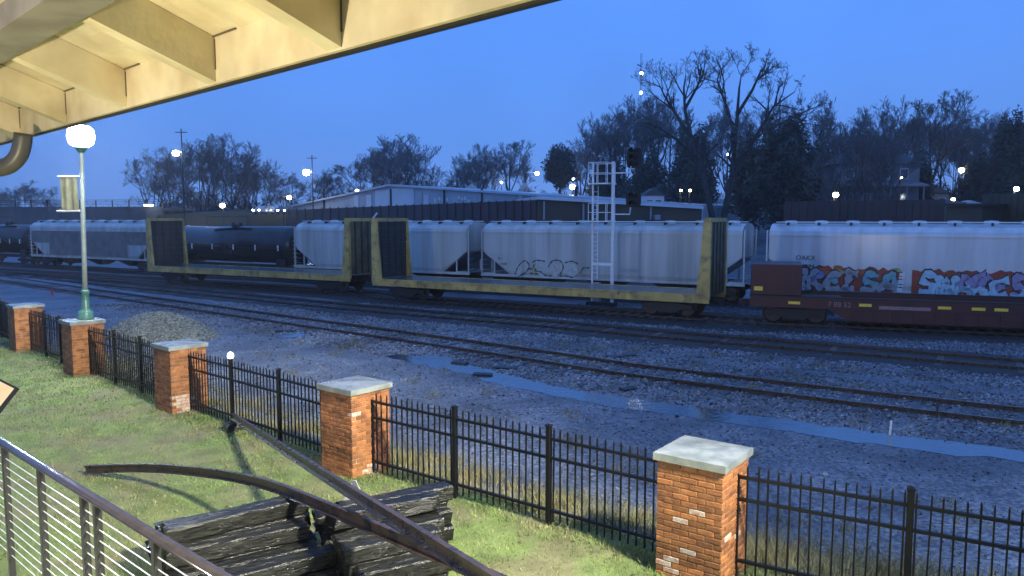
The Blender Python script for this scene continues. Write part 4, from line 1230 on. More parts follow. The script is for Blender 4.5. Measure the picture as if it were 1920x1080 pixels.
def graffiti(root, x0, x1, z0, z1, order, fills, under, seed, name='graffiti'):
    rr = random.Random(seed); n_ = len(order); w = (x1 - x0) / n_
    g = bpy.data.objects.new(name, None); COL.objects.link(g); g.parent = root
    if under:
        # ragged cloud behind the letters
        pts = [(x0 - .2, z0)]; k = 26
        top = [(lerp(x0 - .3, x1 + .2, i / k), z1 + .10 + rr.uniform(-.10, .14)) for i in range(k + 1)]
        poly = [(x0 - .3, z0 - .02)] + [(x1 + .2, z0 - .02)] + top[::-1]
        MB().add([(p_[0], -.022, p_[1]) for p_ in poly], [tuple(range(len(poly)))]).build('paint_cloud', under[0], g)
        for i in range(14):
            mb = MB()
            cx, cz, r = rr.uniform(x0, x1), rr.uniform(z0 + .5 * (z1 - z0), z1 + .1), rr.uniform(.10, .24)
            mb.add([(cx + r * math.cos(t) * rr.uniform(.8, 1.3), -.0235, cz + .6 * r * math.sin(t)) for t in np.linspace(0, 6.28, 10)[:-1]], [tuple(range(9))])
            mb.build('paint_puff', under[1 + i % (len(under) - 1)], g)
    for i, kk in enumerate(order):
        bx = x0 + i * w; hh = (z1 - z0) * rr.uniform(.85, 1.05)
        mb = MB(); fs_ = [0]
        mats_ = [M['letters']] + list(fills)
        for st in STROKES[kk % len(STROKES)]:
            pts = resample([Vector((bx + (p_[0] + .12 * p_[1]) * w * 1.32, z0 + p_[1] * hh, 0)) for p_ in st], .12)
            pts = [(q_.x, q_.y) for q_ in pts]
            f = 1 + rr.randrange(len(fills))
            for wd_, yy_, mi_ in ((.50, -.026, 0), (.36, -.029, f)):
                n0 = len(mb.f); ribbon(mb, pts, wd_, yy_)
                for k_ in range(n0, len(mb.f)): mb.m[k_] = mi_
            half = [q_ for q_ in pts if q_[1] < z0 + .45 * hh]
            if len(half) > 1:
                n0 = len(mb.f); ribbon(mb, half, .33, -.031)
                for k_ in range(n0, len(mb.f)): mb.m[k_] = len(fills)
        mb.build('painted_letter', mats_, g)

gm = lambda nm, c: mat(nm, c, 0.4, var=0.25, scale=5)
G = dict(grey=gm('spray_grey', (.36, .36, .38)), cyan=gm('spray_cyan', (.16, .42, .46)), lime=gm('spray_lime', (.42, .46, .14)), yellow=gm('spray_yellow', (.62, .46, .06)),
         red=gm('spray_red', (.30, .035, .02)), orange=gm('spray_orange', (.42, .10, .02)), lilac=gm('spray_lilac', (.30, .27, .46)), sky=gm('spray_sky_blue', (.36, .60, .72)), pale=gm('spray_pale', (.55, .56, .50)), dark=gm('spray_dark', (.06, .075, .075)))

h4, xl4 = hopper(62, 287, 'far covered hopper left of the yellow flat cars, behind the lamp post', M['hopper'])
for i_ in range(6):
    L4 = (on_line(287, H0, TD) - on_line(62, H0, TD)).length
    MB().box((.3 + i_ * (L4 - .6) / 6, -.03, 2.3 if i_ in (0, 5) else 1.2), (.3 + (i_ + 1) * (L4 - .6) / 6 - .02, -.019, 3.45)).build('dark_side_sheet', M['greydark'], h4)  # darker grey sheets over the lower side
h1, xl1 = hopper(553, 880, 'grey covered hopper behind the gap between the two yellow flat cars', M['hopper'])
h2, xl2 = hopper(902, 1396, 'grey covered hopper with faint outlined graffiti behind the signal ladder', M['hopper'])
h3, xl3 = hopper(1433, 2060, 'pale covered hopper lettered OAKX with bright graffiti at the right', M['hopper2'])
text_part('OAKX', .34, M['letters'], h3, (xl3(1490), -.024, 2.48))
text_part('250394', .30, M['letters'], h3, (xl3(1491), -.024, 2.06))
text_part('BLT', .22, M['letters'], h2, (xl2(934), -.024, 2.02)); text_part('11029', .22, M['letters'], h2, (xl2(937), -.024, 1.68))
graffiti(h3, xl3(1482), xl3(1682), .98, 2.02, (6, 0, 1, 2, 3, 4), [G['grey'], G['cyan'], G['lime'], G['grey'], G['lilac'], G['grey']], (G['red'], G['orange'], G['lime'], G['orange'], G['dark']), 5)
graffiti(h3, xl3(1722), xl3(1930), .98, 2.02, (3, 5, 4, 0, 1, 3), [G['lilac'], G['lilac'], G['sky']], (G['red'], G['dark']), 9)
mb = MB()
for i, (z0, z1) in enumerate(((1.0, 1.22), (1.28, 1.36), (1.42, 1.62), (1.68, 1.76), (1.80, 1.96))):
    x = xl3(1682); mb.box((x + .02 * i, -.034, z0), (x + .24 + .02 * i, -.024, z1))
mb.build('white_stencil', M['white'], h3)
# thin bubble outlines on the middle hopper
mb = MB(); x0, x1 = xl2(966), xl2(1105)
bub = [[(.0, .1), (.05, .6), (.14, .9), (.2, .6), (.14, .2), (.05, .0)], [(.24, .8), (.3, .95), (.42, .9)], [(.27, .75), (.26, .4), (.36, .3), (.42, .12), (.52, .1)], [(.46, .6), (.52, .95), (.62, .95), (.66, .6), (.62, .2)], [(.68, .85), (.78, .95), (.86, .8)], [(.6, .1), (.7, .12), (.8, .05)], [(.88, .3), (.92, .6), (1.0, .62)], [(.18, .45), (.3, .45)], [(.2, .2), (.32, .2)]]
for b_ in bub:
    pts = resample([Vector((lerp(x0, x1, p_[0]), lerp(1.0, 2.1, p_[1]), 0)) for p_ in b_], .1)
    ribbon(mb, [(q_.x, q_.y) for q_ in pts], .085, -.026)
mb.build('graffiti_outline', G['dark'], h2)
# lower edge haze of pale paint letters already on the car
for b_ in ((.05, .5, .07), (.36, .5, .10), (.55, .5, .09), (.78, .5, .11)):
    cx = lerp(x0, x1, b_[0]); mb = MB(); mb.add([(cx + .8 * b_[2] * 4 * math.cos(t), -.0235, 1.5 + .42 * math.sin(t)) for t in np.linspace(0, 6.28, 13)[:-1]], [tuple(range(12))]); mb.build('graffiti_fill', G['pale'], h2)
mb = MB(); xq = xl2(1000); mb.box((xq, -.027, 1.1), (xq + .1, -.024, 1.6)); mb.build('graffiti_yellow', G['yellow'], h2)

def tank_car(u0, u1, label, m):
    a, b = on_line(u0, H0, TD), on_line(u1, H0, TD)
    o, L, rz = frame_of(a, b)
    root = thing('tank_car', label, 'tank car', (o.x, o.y, RAIL), rz, 'tank cars of the second train')
    R = 1.45; zc = 2.55; yc = 1.55; n_ = 28; vs = []; fs = []
    prof = [(.55, .05), (.58, .55), (.68, .95), (.85, 1.22), (1.1, 1.40), (1.35, R), (L / 2 - 1.7, R), (L / 2 - 1.65, R + .02), (L / 2 + 1.65, R + .02), (L / 2 + 1.7, R), (L - 1.35, R), (L - 1.1, 1.40), (L - .85, 1.22), (L - .68, .95), (L - .58, .55), (L - .55, .05)]
    for x, r in prof:
        for k in range(n_):
            t = 2 * math.pi * k / n_; vs.append((x, yc + r * math.cos(t), zc + r * math.sin(t)))
    for i in range(len(prof) - 1):
        for k in range(n_):
            l = (k + 1) % n_; fs.append((i * n_ + k, i * n_ + l, i * n_ + n_ + l, i * n_ + n_ + k))
    fs.append(tuple(range(n_))); fs.append(tuple(range((len(prof) - 1) * n_, len(prof) * n_)))
    MB().add(vs, fs).build('tank', m, root, True)
    MB().lathe([(.45, 3.95), (.45, 4.25), (.40, 4.32), (.05, 4.34)], (L / 2, yc, 0), 14).build('manway', m, root)
    MB().box((L / 2 - 2.4, yc - .9, 4.03), (L / 2 + 2.4, yc - .55, 4.07)).build('walkway', M['under'], root)
    MB().tube([(L / 2 - 2.4, .55, 4.1), (L / 2 - 2.4, .55, 4.75), (L / 2 + 2.4, .55, 4.75), (L / 2 + 2.4, .55, 4.1)], .025, 6).build('handrail', M['under'], root)
    MB().tube([(.9, .02, 2.35), (L - .9, .02, 2.35)], .022, 6).build('side_handrail', M['under'], root)
    for i in range(6):
        x = 1.6 + (L - 3.2) * i / 5
        MB().box((x - .03, -.01, 2.15), (x + .03, .08, 2.58)).build('reflective_mark', M['white'], root)
    for x in (1.7, L - 1.7):
        MB().box((x - .5, .35, .95), (x + .5, 2.75, 1.5)).build('saddle', M['under'], root)
    MB().box((0, yc - .3, .68), (L, yc + .3, .98)).build('centre_sill', M['under'], root)
    MB().box((0, .1, .95), (.9, 3.0, 1.0)).build('end_platform', M['under'], root)
    MB().box((L - .9, .1, .95), (L, 3.0, 1.0)).build('end_platform', M['under'], root)
    for i in range(7): MB().box((L - .10, .1, 1.1 + i * .3), (L - .05, .5, 1.13 + i * .3)).build('ladder_rung', M['white'], root)
    truck(root, 1.75, 3.1); truck(root, L - 1.75, 3.1); coupler(root, -.4, .1, 3.1); coupler(root, L - .1, L + .4, 3.1)
tank_car(303, 551, 'black tank car behind the left yellow flat car', M['tank'])
tank_car(-62, 58, 'dark tank car at the far left end of the second train', M['tank'])

# ================================================================== railway signal between the trains
def build_signal():
    sa = on_line(1110, flat(A2) + TN * 4.6, TD)
    root = thing('railway_signal', 'white lattice railway signal mast with ladder, baskets and two black heads', 'railway signal', (sa.x, sa.y, RAIL - .1), math.atan2(TD.y, TD.x))
    Yd = sa.y; k = Yd / F
    W = 35 * k / TD.x
    def zz(v): return CH + (410 - v) * k - (RAIL - .1)
    TOP = zz(306)
    MB().bevel_box((-.25, -.3, -.2), (W + .2, .3, .15), .02).build('footing', M['bed'], root)
    MB().tube([(0, 0, 0), (0, 0, TOP)], .06, 8).build('mast_leg', M['galv'], root)
    MB().tube([(W, 0, 0), (W, 0, TOP)], .095, 10).build('mast_leg', M['galv'], root)
    MB().tube([(W * .28, -.05, 1.4), (W * .28, -.05, zz(350))], .022, 6).build('ladder_stile', M['galv'], root)
    n_ = 20
    for i in range(n_):
        z = 1.5 + i * (zz(352) - 1.5) / n_
        MB().tube([(0, -.03, z), (W * .28, -.05, z)], .016, 6).build('ladder_rung', M['galv'], root)
    for v0, v1 in ((308, 346), (382, 415)):
        b = bpy.data.objects.new('basket', None); COL.objects.link(b); b.parent = root
        zb, zt = zz(v1), zz(v0)
        MB().box((-.03, -.62, zb - .03), (W * .98, .55, zb + .03)).build('basket_floor', M['galv'], b)
        for y in (-.6, .52):
            for z in (zt, (zt + zb) / 2):
                MB().tube([(0, y, z), (W * .92, y, z)], .020, 6).build('basket_rail', M['galv'], b)
            for x in (0.0, W * .46, W * .92):
                MB().tube([(x, y, zb), (x, y, zt)], .018, 6).build('basket_post', M['galv'], b)
        for x in (0, W * .92):
            for z in (zt, (zt + zb) / 2): MB().tube([(x, -.6, z), (x, .52, z)], .018, 6).build('basket_rail', M['galv'], b)
    MB().box((-.03, -.06, zz(497)), (W, .06, zz(492))).build('cross_bar', M['galv'], root)
    MB().box((.08, -.05, .1), (.42, .25, 1.2)).build('junction_box', M['greypipe'], root)
    for v0, v1, va in ((281, 319, 327), (361, 389, 402)):
        h = bpy.data.objects.new('signal_head', None); COL.objects.link(h); h.parent = root
        z0, z1 = zz(v1), zz(v0); xc = 68 * k / TD.x; zc = (z0 + z1) / 2; hh = (z1 - z0) / 2
        MB().tube([(W, 0, zz(va)), (xc - .15, 0, zz(va)), (xc - .15, .1, zz(va - 12))], .035, 8).build('bracket_arm', M['galv'], h)
        rx = .42
        # backing plate with notched rounded top, facing along the track
        pr = []
        for t in np.linspace(0, 2 * math.pi, 28, endpoint=False):
            c_, s_ = math.cos(t), math.sin(t)
            pr.append((xc + rx * math.copysign(abs(c_) ** .45, c_), .10, zc + hh * math.copysign(abs(s_) ** .45, s_) * (1 - .16 * (s_ > 0) * (1 - abs(c_)))))
        MB().prism(pr, (0, .06, 0)).build('backplate', M['black'], h)
        MB().bevel_box((xc - .17, .16, z0 + .08), (xc + .17, .42, z1 - .12), .03).build('housing', M['black'], h)
        nl = 3 if v1 - v0 > 32 else 2
        for i in range(nl):
            z = z0 + (z1 - z0) * (i + .5) / nl
            mb = MB(); vs = []; fs = []
            for j, y in enumerate((.098, -.26)):
                for q_ in range(9):
                    t = math.pi * (-.15 + 1.3 * q_ / 8); r_ = .15
                    vs.append((xc + r_ * math.cos(t), y, z + r_ * math.sin(t)))
            for q_ in range(8): fs.append((q_, q_ + 1, 10 + q_, 9 + q_))
            vs2 = [(x_ , y_, z_ + .008) for x_, y_, z_ in vs]
            mb.add(vs, fs); mb.add(vs2, [f[::-1] for f in fs]); mb.build('hood', M['black'], h)
build_signal()

# ================================================================== buildings
def slab_wall(name, label, cat, pts_top, z_bot, depth, m, group=None):
    """building front from a list of top points (x, y, z), pushed back by depth"""
    root = thing(name, label, cat, (0, 0, 0), 0, group)
    d = pts_top[-1] - pts_top[0]; d.z = 0; d.normalize(); back = Vector((-d.y, d.x, 0)) * depth
    poly = [Vector((pts_top[0].x, pts_top[0].y, z_bot)), Vector((pts_top[-1].x, pts_top[-1].y, z_bot))] + list(reversed(pts_top))
    MB().prism(poly, back).build('wall', m, root)
    return root, d, back
# pale metal building with the low gable
bl, bm_, br = PY(543, 390, 150), PY(735, 350, 132), PY(1318, 389, 100)
def ridge_fix():
    d = (br - bl); d.z = 0; d.normalize(); v = bm_ - bl; v.z = 0; k = v.dot(d)
    # put the ridge on the straight front
    q = on_line(735, flat(bl), d); y = q.y
    return Vector((q.x, q.y, CH + (410 - 350) / F * y))
bmid = ridge_fix()
root, d, back = slab_wall('metal_building', 'long pale metal building with a low gable behind the trains', 'building', [bl, bmid, br], -1, 30, M['metalwall'])
nf = Vector((d.y, -d.x, 0))
for p0, p1 in ((bl, bmid), (bmid, br)):
    MB().hexa([p0 + nf * .6 + Vector((0, 0, .02)), p1 + nf * .6 + Vector((0, 0, .02)), p1 + back + Vector((0, 0, .02)), p0 + back + Vector((0, 0, .02)),
               p0 + nf * .6 + Vector((0, 0, .34)), p1 + nf * .6 + Vector((0, 0, .34)), p1 + back + Vector((0, 0, .34)), p0 + back + Vector((0, 0, .34))]).build('roof', M['metalroof'], root)
def front_box(u0, u1, v0, v1, A, d_, nm, m, root_, out=.12):
    q0, q1 = on_line(u0, A, d_), on_line(u1, A, d_)
    nf_ = Vector((d_.y, -d_.x, 0)); z0 = CH + (410 - v1) / F * q0.y; z1 = CH + (410 - v0) / F * q0.y
    MB().hexa([Vector((q0.x, q0.y, z0)) + nf_ * out, Vector((q1.x, q1.y, z0)) + nf_ * out, Vector((q1.x, q1.y, z0)) + nf_ * .002, Vector((q0.x, q0.y, z0)) + nf_ * .002,
               Vector((q0.x, q0.y, z1)) + nf_ * out, Vector((q1.x, q1.y, z1)) + nf_ * out, Vector((q1.x, q1.y, z1)) + nf_ * .002, Vector((q0.x, q0.y, z1)) + nf_ * .002]).build(nm, m, root_)
FB = flat(bl)
for u0, u1, v0, v1 in ((707, 734, 357, 392), (738, 779, 354, 392)): front_box(u0, u1, v0, v1, FB, d, 'door_panel', M['metalpanel'], root)
for u0, u1 in ((690, 700), (668, 676), (797, 806), (973, 979), (997, 1001)): front_box(u0, u1, 366, 392, FB, d, 'pale_panel', M['metalpanel'], root)
for u in (736, 612, 835, 905): front_box(u - 1, u + 1, 355, 392, FB, d, 'downpipe', M['under'], root, .25)
for i in range(22):
    u = 555 + i * 34
    front_box(u - .5, u + .5, 380 - (max(0, 25 - abs(u - 735) * .06)), 394, FB, d, 'siding_rib', M['metalwall'], root, .07)
for k, (u, v) in enumerate(((818, 375), (826, 373), (833, 376), (840, 374), (862, 371), (868, 374), (874, 372), (880, 377))):
    front_box(u - 2, u + 2, v - 3, v + 4 - k % 3, FB, d, 'white_tag_mark', M['white'], root, .10)
# rooftop unit stack
q = on_line(1021, FB, d) + back * .3
st = thing('roof_vent', 'dark roof vent pipe with an angled top on the pale metal building', 'vent', (q.x, q.y, CH + (410 - 376) / F * q.y))
MB().box((-.9, -.6, -1.0), (.35, .6, .5)).build('curb', M['under'], st)
MB().tube([(0, 0, 0), (0, 0, 2.2)], .28, 10).build('pipe', M['under'], st)

# brown shed in front of it
s0, s1 = PY(535, 394, 120), PY(1004, 375, 58)
root, d, back = slab_wall('brown_shed', 'long dark brown shed in front of the pale metal building', 'building', [s0, s1], -1, 8, M['brown'])
for i in range(30):
    u = 545 + i * 15.5
    front_box(u - .6, u + .6, 392 - (u - 535) * .0385, 412, flat(s0), d, 'siding_rib', M['brown'], root, .08)
s2, s3 = PY(1008, 374, 58), PY(1316, 392, 60)
root, d, back = slab_wall('olive_shed', 'low olive brown shed with a pale gutter behind the signal', 'building', [s2, s3], -1, 10, M['olive'])
nf = Vector((d.y, -d.x, 0))
MB().hexa([s2 + nf * .35 + Vector((0, 0, .0)), s3 + nf * .35 + Vector((0, 0, .0)), s3 - nf * 10, s2 - nf * 10, s2 + nf * .35 + Vector((0, 0, .24)), s3 + nf * .35 + Vector((0, 0, .24)), s3 - nf * 10 + Vector((0, 0, .24)), s2 - nf * 10 + Vector((0, 0, .24))]).build('roof', M['metalroof'], root)
for u, v0 in ((1019, 378), (1092, 382), (1217, 388)): front_box(u - 1.6, u + 1.6, v0, 412, flat(s2), d, 'downpipe', M['greypipe'], root, .15)
front_box(1222, 1232, 403, 412, flat(s2), d, 'wall_unit', M['greypipe'], root, .5)
# right hand low buildings
s4, s5 = PY(1470, 378, 70), PY(1772, 374, 62)
root, d, back = slab_wall('brown_warehouse', 'long dark brown warehouse wall above the pale hopper, below the house', 'building', [s4, s5], -1, 12, M['brown'])
for i in range(20): front_box(1478 + i * 15, 1479.2 + i * 15, 378, 412, flat(s4), d, 'siding_rib', M['brown'], root, .07)
s6, s7 = PY(1773, 387, 56), PY(1842, 387, 54)
root, d, back = slab_wall('flat_roof_shed', 'small flat roofed olive shed left of the right edge', 'building', [s6, s7], -1, 8, M['olive'])
MB().hexa([s6 + Vector((-.4, -.5, .02)), s7 + Vector((.1, -.5, .02)), s7 + back + Vector((.1, 0, .02)), s6 + back + Vector((-.4, 0, .02)), s6 + Vector((-.4, -.5, .2)), s7 + Vector((.1, -.5, .2)), s7 + back + Vector((.1, 0, .2)), s6 + back + Vector((-.4, 0, .2))]).build('roof', M['under'], root)
s8, s9 = PY(1843, 364, 58), PY(1990, 362, 52)
root, d, back = slab_wall('olive_warehouse', 'olive brown warehouse wall at the right edge', 'building', [s8, s9], -1, 9, M['olive'])
for i in range(7): front_box(1850 + i * 12, 1851.2 + i * 12, 368, 412, flat(s8), d, 'siding_rib', M['olive'], root, .07)
# bright white van roof behind the shed
def far_house(name, label, u, v_base, v_eave, v_top, y, w, m, roofm, rz=0.2, windows=2, lit=None, depth=None, hip=False):
    k = y / F; c = PY(u, v_base, y); zb = CH + (410 - v_base) * k - 2.5; ze = CH + (410 - v_eave) * k; zt = CH + (410 - v_top) * k
    root = thing(name, label, 'house', (c.x, c.y, zb), rz)
    D_ = depth or w * .8; H_ = ze - zb; T_ = zt - zb
    MB().box((-w / 2, 0, 0), (w / 2, D_, H_)).build('wall', m, root)
    if hip:
        o_ = .5
        MB().add([(-w / 2 - o_, -o_, H_), (w / 2 + o_, -o_, H_), (w / 2 + o_, D_ + o_, H_), (-w / 2 - o_, D_ + o_, H_), (-w * .12, D_ / 2, T_), (w * .16, D_ / 2, T_)],
                 [(0, 1, 5, 4), (1, 2, 5), (2, 3, 4, 5), (3, 0, 4), (3, 2, 1, 0)]).build('roof', roofm, root)
    else:
        # gable towards the camera
        MB().prism([(-w / 2 - .2, -.3, H_ - .02), (w / 2 + .2, -.3, H_ - .02), (0, -.3, T_)], (0, D_ + .5, 0)).build('roof', roofm, root)
    for i in range(windows):
        x = w * ((i + .5) / windows - .5) * .85
        wz = H_ - 1.9
        win = MB().box((x - .5, -.06, wz), (x + .5, -.003, wz + 1.3)).build('window', M['housewhite'], root)
        MB().box((x - .42, -.075, wz + .08), (x + .42, -.0605, wz + 1.22)).build('pane', M['lit'] if lit is not None and i in lit else M['glass'], win)
    return root, w, H_, D_
root, w, H_, D_ = far_house('hillside_house', 'large old two storey house with a hipped roof and porch on the hill', 1642, 372, 309, 268, 96, 10.2, M['house'], M['roof'], -0.12, 4, lit=None, depth=8, hip=True)
MB().hexa([(-w / 2 - .3, -2.2, H_ - 2.9), (w / 2 + .3, -2.2, H_ - 2.9), (w / 2 + .3, -.01, H_ - 2.5), (-w / 2 - .3, -.01, H_ - 2.5), (-w / 2 - .3, -2.2, H_ - 2.7), (w / 2 + .3, -2.2, H_ - 2.7), (w / 2 + .3, -.01, H_ - 2.3), (-w / 2 - .3, -.01, H_ - 2.3)]).build('porch_roof', M['house'], root)
for i in range(6):
    x = -w / 2 + .2 + i * (w - .4) / 5
    MB().tube([(x, -2.0, 0), (x, -2.0, H_ - 2.92)], .11, 8).build('porch_column', M['house'], root)
for i in range(4):
    x = w * ((i + .5) / 4 - .5) * .85
    win = MB().box((x - .5, -.06, H_ - 5.2), (x + .5, -.003, H_ - 3.6)).build('window', M['housewhite'], root)
    MB().box((x - .42, -.075, H_ - 5.1), (x + .42, -.0605, H_ - 3.7)).build('pane', M['glass'], win)
MB().box((-.5, D_ / 2 - .5, H_ + 1.0), (.3, D_ / 2 + .3, H_ + 4.0)).build('chimney', M['brown'], root)
far_house('small_white_house', 'small white gable peeking over the pale metal building, left of two', 884, 362, 356, 345, 175, 3.0, M['housewhite'], M['housewhite'], .1, 1)
far_house('small_white_house', 'small white gable beside the dark roof vent', 984, 366, 361, 343, 170, 3.2, M['housewhite'], M['housewhite'], .1, 1)
far_house('small_white_house', 'little white house between the signal mast and its lower head', 1226, 378, 367, 353, 110, 3.0, M['housewhite'], M['roof'], .1, 2)
far_house('hill_house', 'pale gabled house half hidden among trees right of the signal', 1243, 380, 365, 345, 125, 4.2, M['house'], M['roof'], .2, 2)
far_house('low_white_house', 'low white lit roof beyond the flat roofed shed at the right', 1818, 392, 386, 376, 72, 3.0, M['housewhite'], M['housewhite'], -.3, 1, lit=(0,))
far_house('hill_house', 'pale house among the trees above the shed at the right', 1756, 372, 362, 352, 104, 3.6, M['house'], M['roof'], .1, 2)

# ================================================================== road bridge and bank at the left
bz = lambda v, y: CH + (410 - v) / F * y
def build_bridge():
    a, b = PY(-120, 386, 128), PY(303, 386, 122)
    d = b - a; d.z = 0; L = d.length
    root = thing('road_bridge', 'dark road bridge with a fence over the tracks at the far left', 'bridge', (a.x, a.y, 0), math.atan2(d.y, d.x))
    zt = bz(388, 124); zb = bz(421, 124)
    MB().box((0, 0, zb), (L, .6, zt)).build('girder', M['bridge'], root)
    MB().box((0, .61, zt - .6), (L, 9, zt - .2)).build('road_deck', M['bridge'], root)
    MB().box((0, 9.01, zb), (L, 9.6, zt)).build('girder', M['bridge'], root)
    MB().box((0, -.12, zb), (L, -.002, zb + .35)).build('flange', M['bridge'], root)
    n_ = 14
    for i in range(n_ + 1):
        x = L * i / n_
        MB().box((x - .06, .2, zt + .002), (x + .06, .35, zt + 1.15)).build('fence_post', M['under'], root)
        MB().box((x - .08, -.10, zb + .36), (x + .08, -.004, zt - .02)).build('web_stiffener', M['bridge'], root)
    for z in (.45, .8, 1.1): MB().box((0, .24, zt + z - .03), (L, .31, zt + z + .03)).build('fence_rail', M['under'], root)
    for x in (L * .28, L * .62):
        MB().box((x - .5, .7, -1), (x + .5, 8.9, zb - .02)).build('pier', M['bridge'], root)
    return a, b
build_bridge()
# embankment carrying the road on
e0, e1 = PY(300, 402, 122), PY(575, 399, 150)
MB().hexa([Vector((e0.x - 3, e0.y - 9, -1)), Vector((e1.x + 14, e1.y - 9, -1)), Vector((e1.x + 10, e1.y + 60, -1)), Vector((e0.x - 3, e0.y + 60, -1)),
           Vector((e0.x, e0.y, e0.z)), Vector((e1.x + 6, e1.y, e1.z)), Vector((e1.x + 6, e1.y + 40, e1.z + 1.5)), Vector((e0.x, e0.y + 40, e0.z + 1.5))]).build('embankment', M['earth'], kind='structure')
o = MB().box((-1.3, -.25, -.2), (1.3, .0, .2)).build('bridge_lamp', M['lampsmall']); o.location = PY(226, 405, 124); tag(o, 'white strip lamp on the side of the road bridge', 'lamp')
o = MB().box((-.7, -.2, -.12), (.7, .0, .12)).build('bridge_lamp', M['lampsmall']); o.location = PY(279, 385, 121); tag(o, 'small white lamp on top of the road bridge end', 'lamp')

def car(loc, rz, label, m):
    root = thing('parked_car', label, 'car', loc, rz)
    W = 1.75
    prof = [(-2.2, .35), (2.2, .35), (2.25, .75), (1.3, .95), (.75, 1.42), (-1.1, 1.45), (-1.9, 1.0), (-2.25, .9)]
    MB().prism([(x, 0, z) for x, z in prof], (0, W, 0)).build('body', m, root)
    gl = [(1.15, .97), (.70, 1.36), (-1.05, 1.38), (-1.7, 1.0)]
    MB().prism([(x, -.008, z) for x, z in gl][::-1], (0, .007, 0)).build('side_window', M['glass'], root)
    for x in (-1.4, 1.4):
        for y in (.02, W - .22):
            mb = MB().tube([(x, y, .33), (x, y + .2, .33)], .33, 14); mb.build('wheel', M['tyre'], root)
    for y in (.12, W - .42): MB().box((2.2, y, .60), (2.30, y + .3, .80)).build('headlight', M['lamp'], root)
    for y in (.10, W - .38): MB().box((-2.30, y, .70), (-2.2, y + .28, .86)).build('tail_light', M['red'], root)
    return root
c1_, c2_ = PY(488, 403, 133), PY(526, 403, 136)
car(Vector((c1_.x, c1_.y, e0.z + .1)), -1.9, 'pale car with lit headlights on the road, the left of two', M['carpale'])
car(Vector((c2_.x, c2_.y, e0.z + .1)), -1.6, 'dark car with lit headlights on the road, the right of two', M['carpaint'])

# ================================================================== far street lamps
def street_lamp(u, v, y, label, r=.28, warm=False, pole_up=0, arm=0.0, side=1, red=False):
    c = PY(u, v, y); gz = max(float(ground_h(c.x, c.y)) - .2, -1)
    root = thing('street_lamp', label, 'street lamp', (c.x, c.y, gz), 0, 'distant street lamps')
    h = c.z - gz; r *= 0.95
    px = arm * side
    MB().tube([(px, .1, 0), (px, .1, h + pole_up + .1)], [.13, .09], 8).build('pole', M['bark'], root)
    if abs(arm) > 0: MB().tube([(px, .1, h + .15), (0, 0, h + .15)], .05, 6).build('arm', M['galv'], root)
    if pole_up > 2: MB().box((px - .9, .02, h + pole_up - .5), (px + .9, .14, h + pole_up - .38)).build('crossarm', M['bark'], root)
    MB().lathe([(.02, -r), (r * .8, -r * .7), (r, 0), (r * .75, r * .6), (.02, r * .75)], (0, -.25, h), 12).build('lamp_head', M['lampwarm' if warm else 'lamp'], root)
street_lamp(331, 287, 118, 'bright lamp on the tall wooden pole at the left', .55, False, 3.6, .8, 1)
street_lamp(575, 323, 140, 'brilliant lamp beside a short dark pole left of the round tree', .68, False, 3.0, 1.0, 1)
street_lamp(543, 370, 138, 'yellowish lamp just left of the pale metal building', .45, True, 0, 1.2, -1)
street_lamp(418, 385, 126, 'yellowish lamp low among the trees at the left', .45, True)
street_lamp(670, 358, 160, 'small yellowish lamp above the pale building roof', .42, True)
street_lamp(1007, 325, 170, 'lamp on a horizontal arm right of the bare tree group', .48, True, 0, 2.6, -1)
street_lamp(1073, 350, 150, 'yellowish glaring lamp left of the signal mast', .62, True)
street_lamp(1075, 335, 165, 'smaller white lamp just above the yellowish glaring lamp', .33)
street_lamp(940, 342, 180, 'faint white lamp below the bare tree group', .30)
street_lamp(1365, 290, 100, 'small white lamp among the branches of the big bare tree', .20)
street_lamp(1276, 357, 105, 'pair lamp left of the big bare tree, the left one', .17, True)
street_lamp(1293, 357, 105, 'pair lamp left of the big bare tree, the right one', .20, True)
street_lamp(1565, 365, 76, 'yellowish lamp in front of the hillside house', .30, True)
street_lamp(1513, 317, 110, 'tiny lamp in the dark evergreens left of the house', .10)
street_lamp(1688, 333, 92, 'tiny yellow porch lamp at the right corner of the house', .13, True)
street_lamp(1801, 319, 100, 'white lamp high among the trees at the right', .36)
street_lamp(1903, 354, 80, 'white lamp close to the right edge', .26)
street_lamp(1784, 374, 66, 'yellowish lamp above the flat roofed shed', .16, True)

# radio mast with lamps
def mast():
    y = 150; c = PY(1199, 330, y); top = CH + (410 - 108) / F * y
    root = thing('radio_mast', 'thin lattice radio mast with two white beacons behind the trees', 'radio mast', (c.x, c.y, 0))
    for k in range(3):
        t = 2.09 * k; MB().tube([(.15 * math.cos(t), .15 * math.sin(t), 0), (.15 * math.cos(t), .15 * math.sin(t), top)], .026, 4).build('mast_leg', M['bark'], root)
    mb = MB(); z = 0; i = 0
    while z < top - 3:
        t, t2 = 2.09 * i, 2.09 * (i + 1)
        mb.tube([(.15 * math.cos(t), .15 * math.sin(t), z), (.15 * math.cos(t2), .15 * math.sin(t2), z + .6)], .012, 3); z += .6; i += 1
    mb.build('bracing', M['bark'], root)
    for v, r in ((145, .36), (180, .26)):
        MB().lathe([(.1, -r), (r, 0), (.1, r)], (0, -.3, CH + (410 - v) / F * y), 10).build('beacon', M['lamp'], root)
mast()

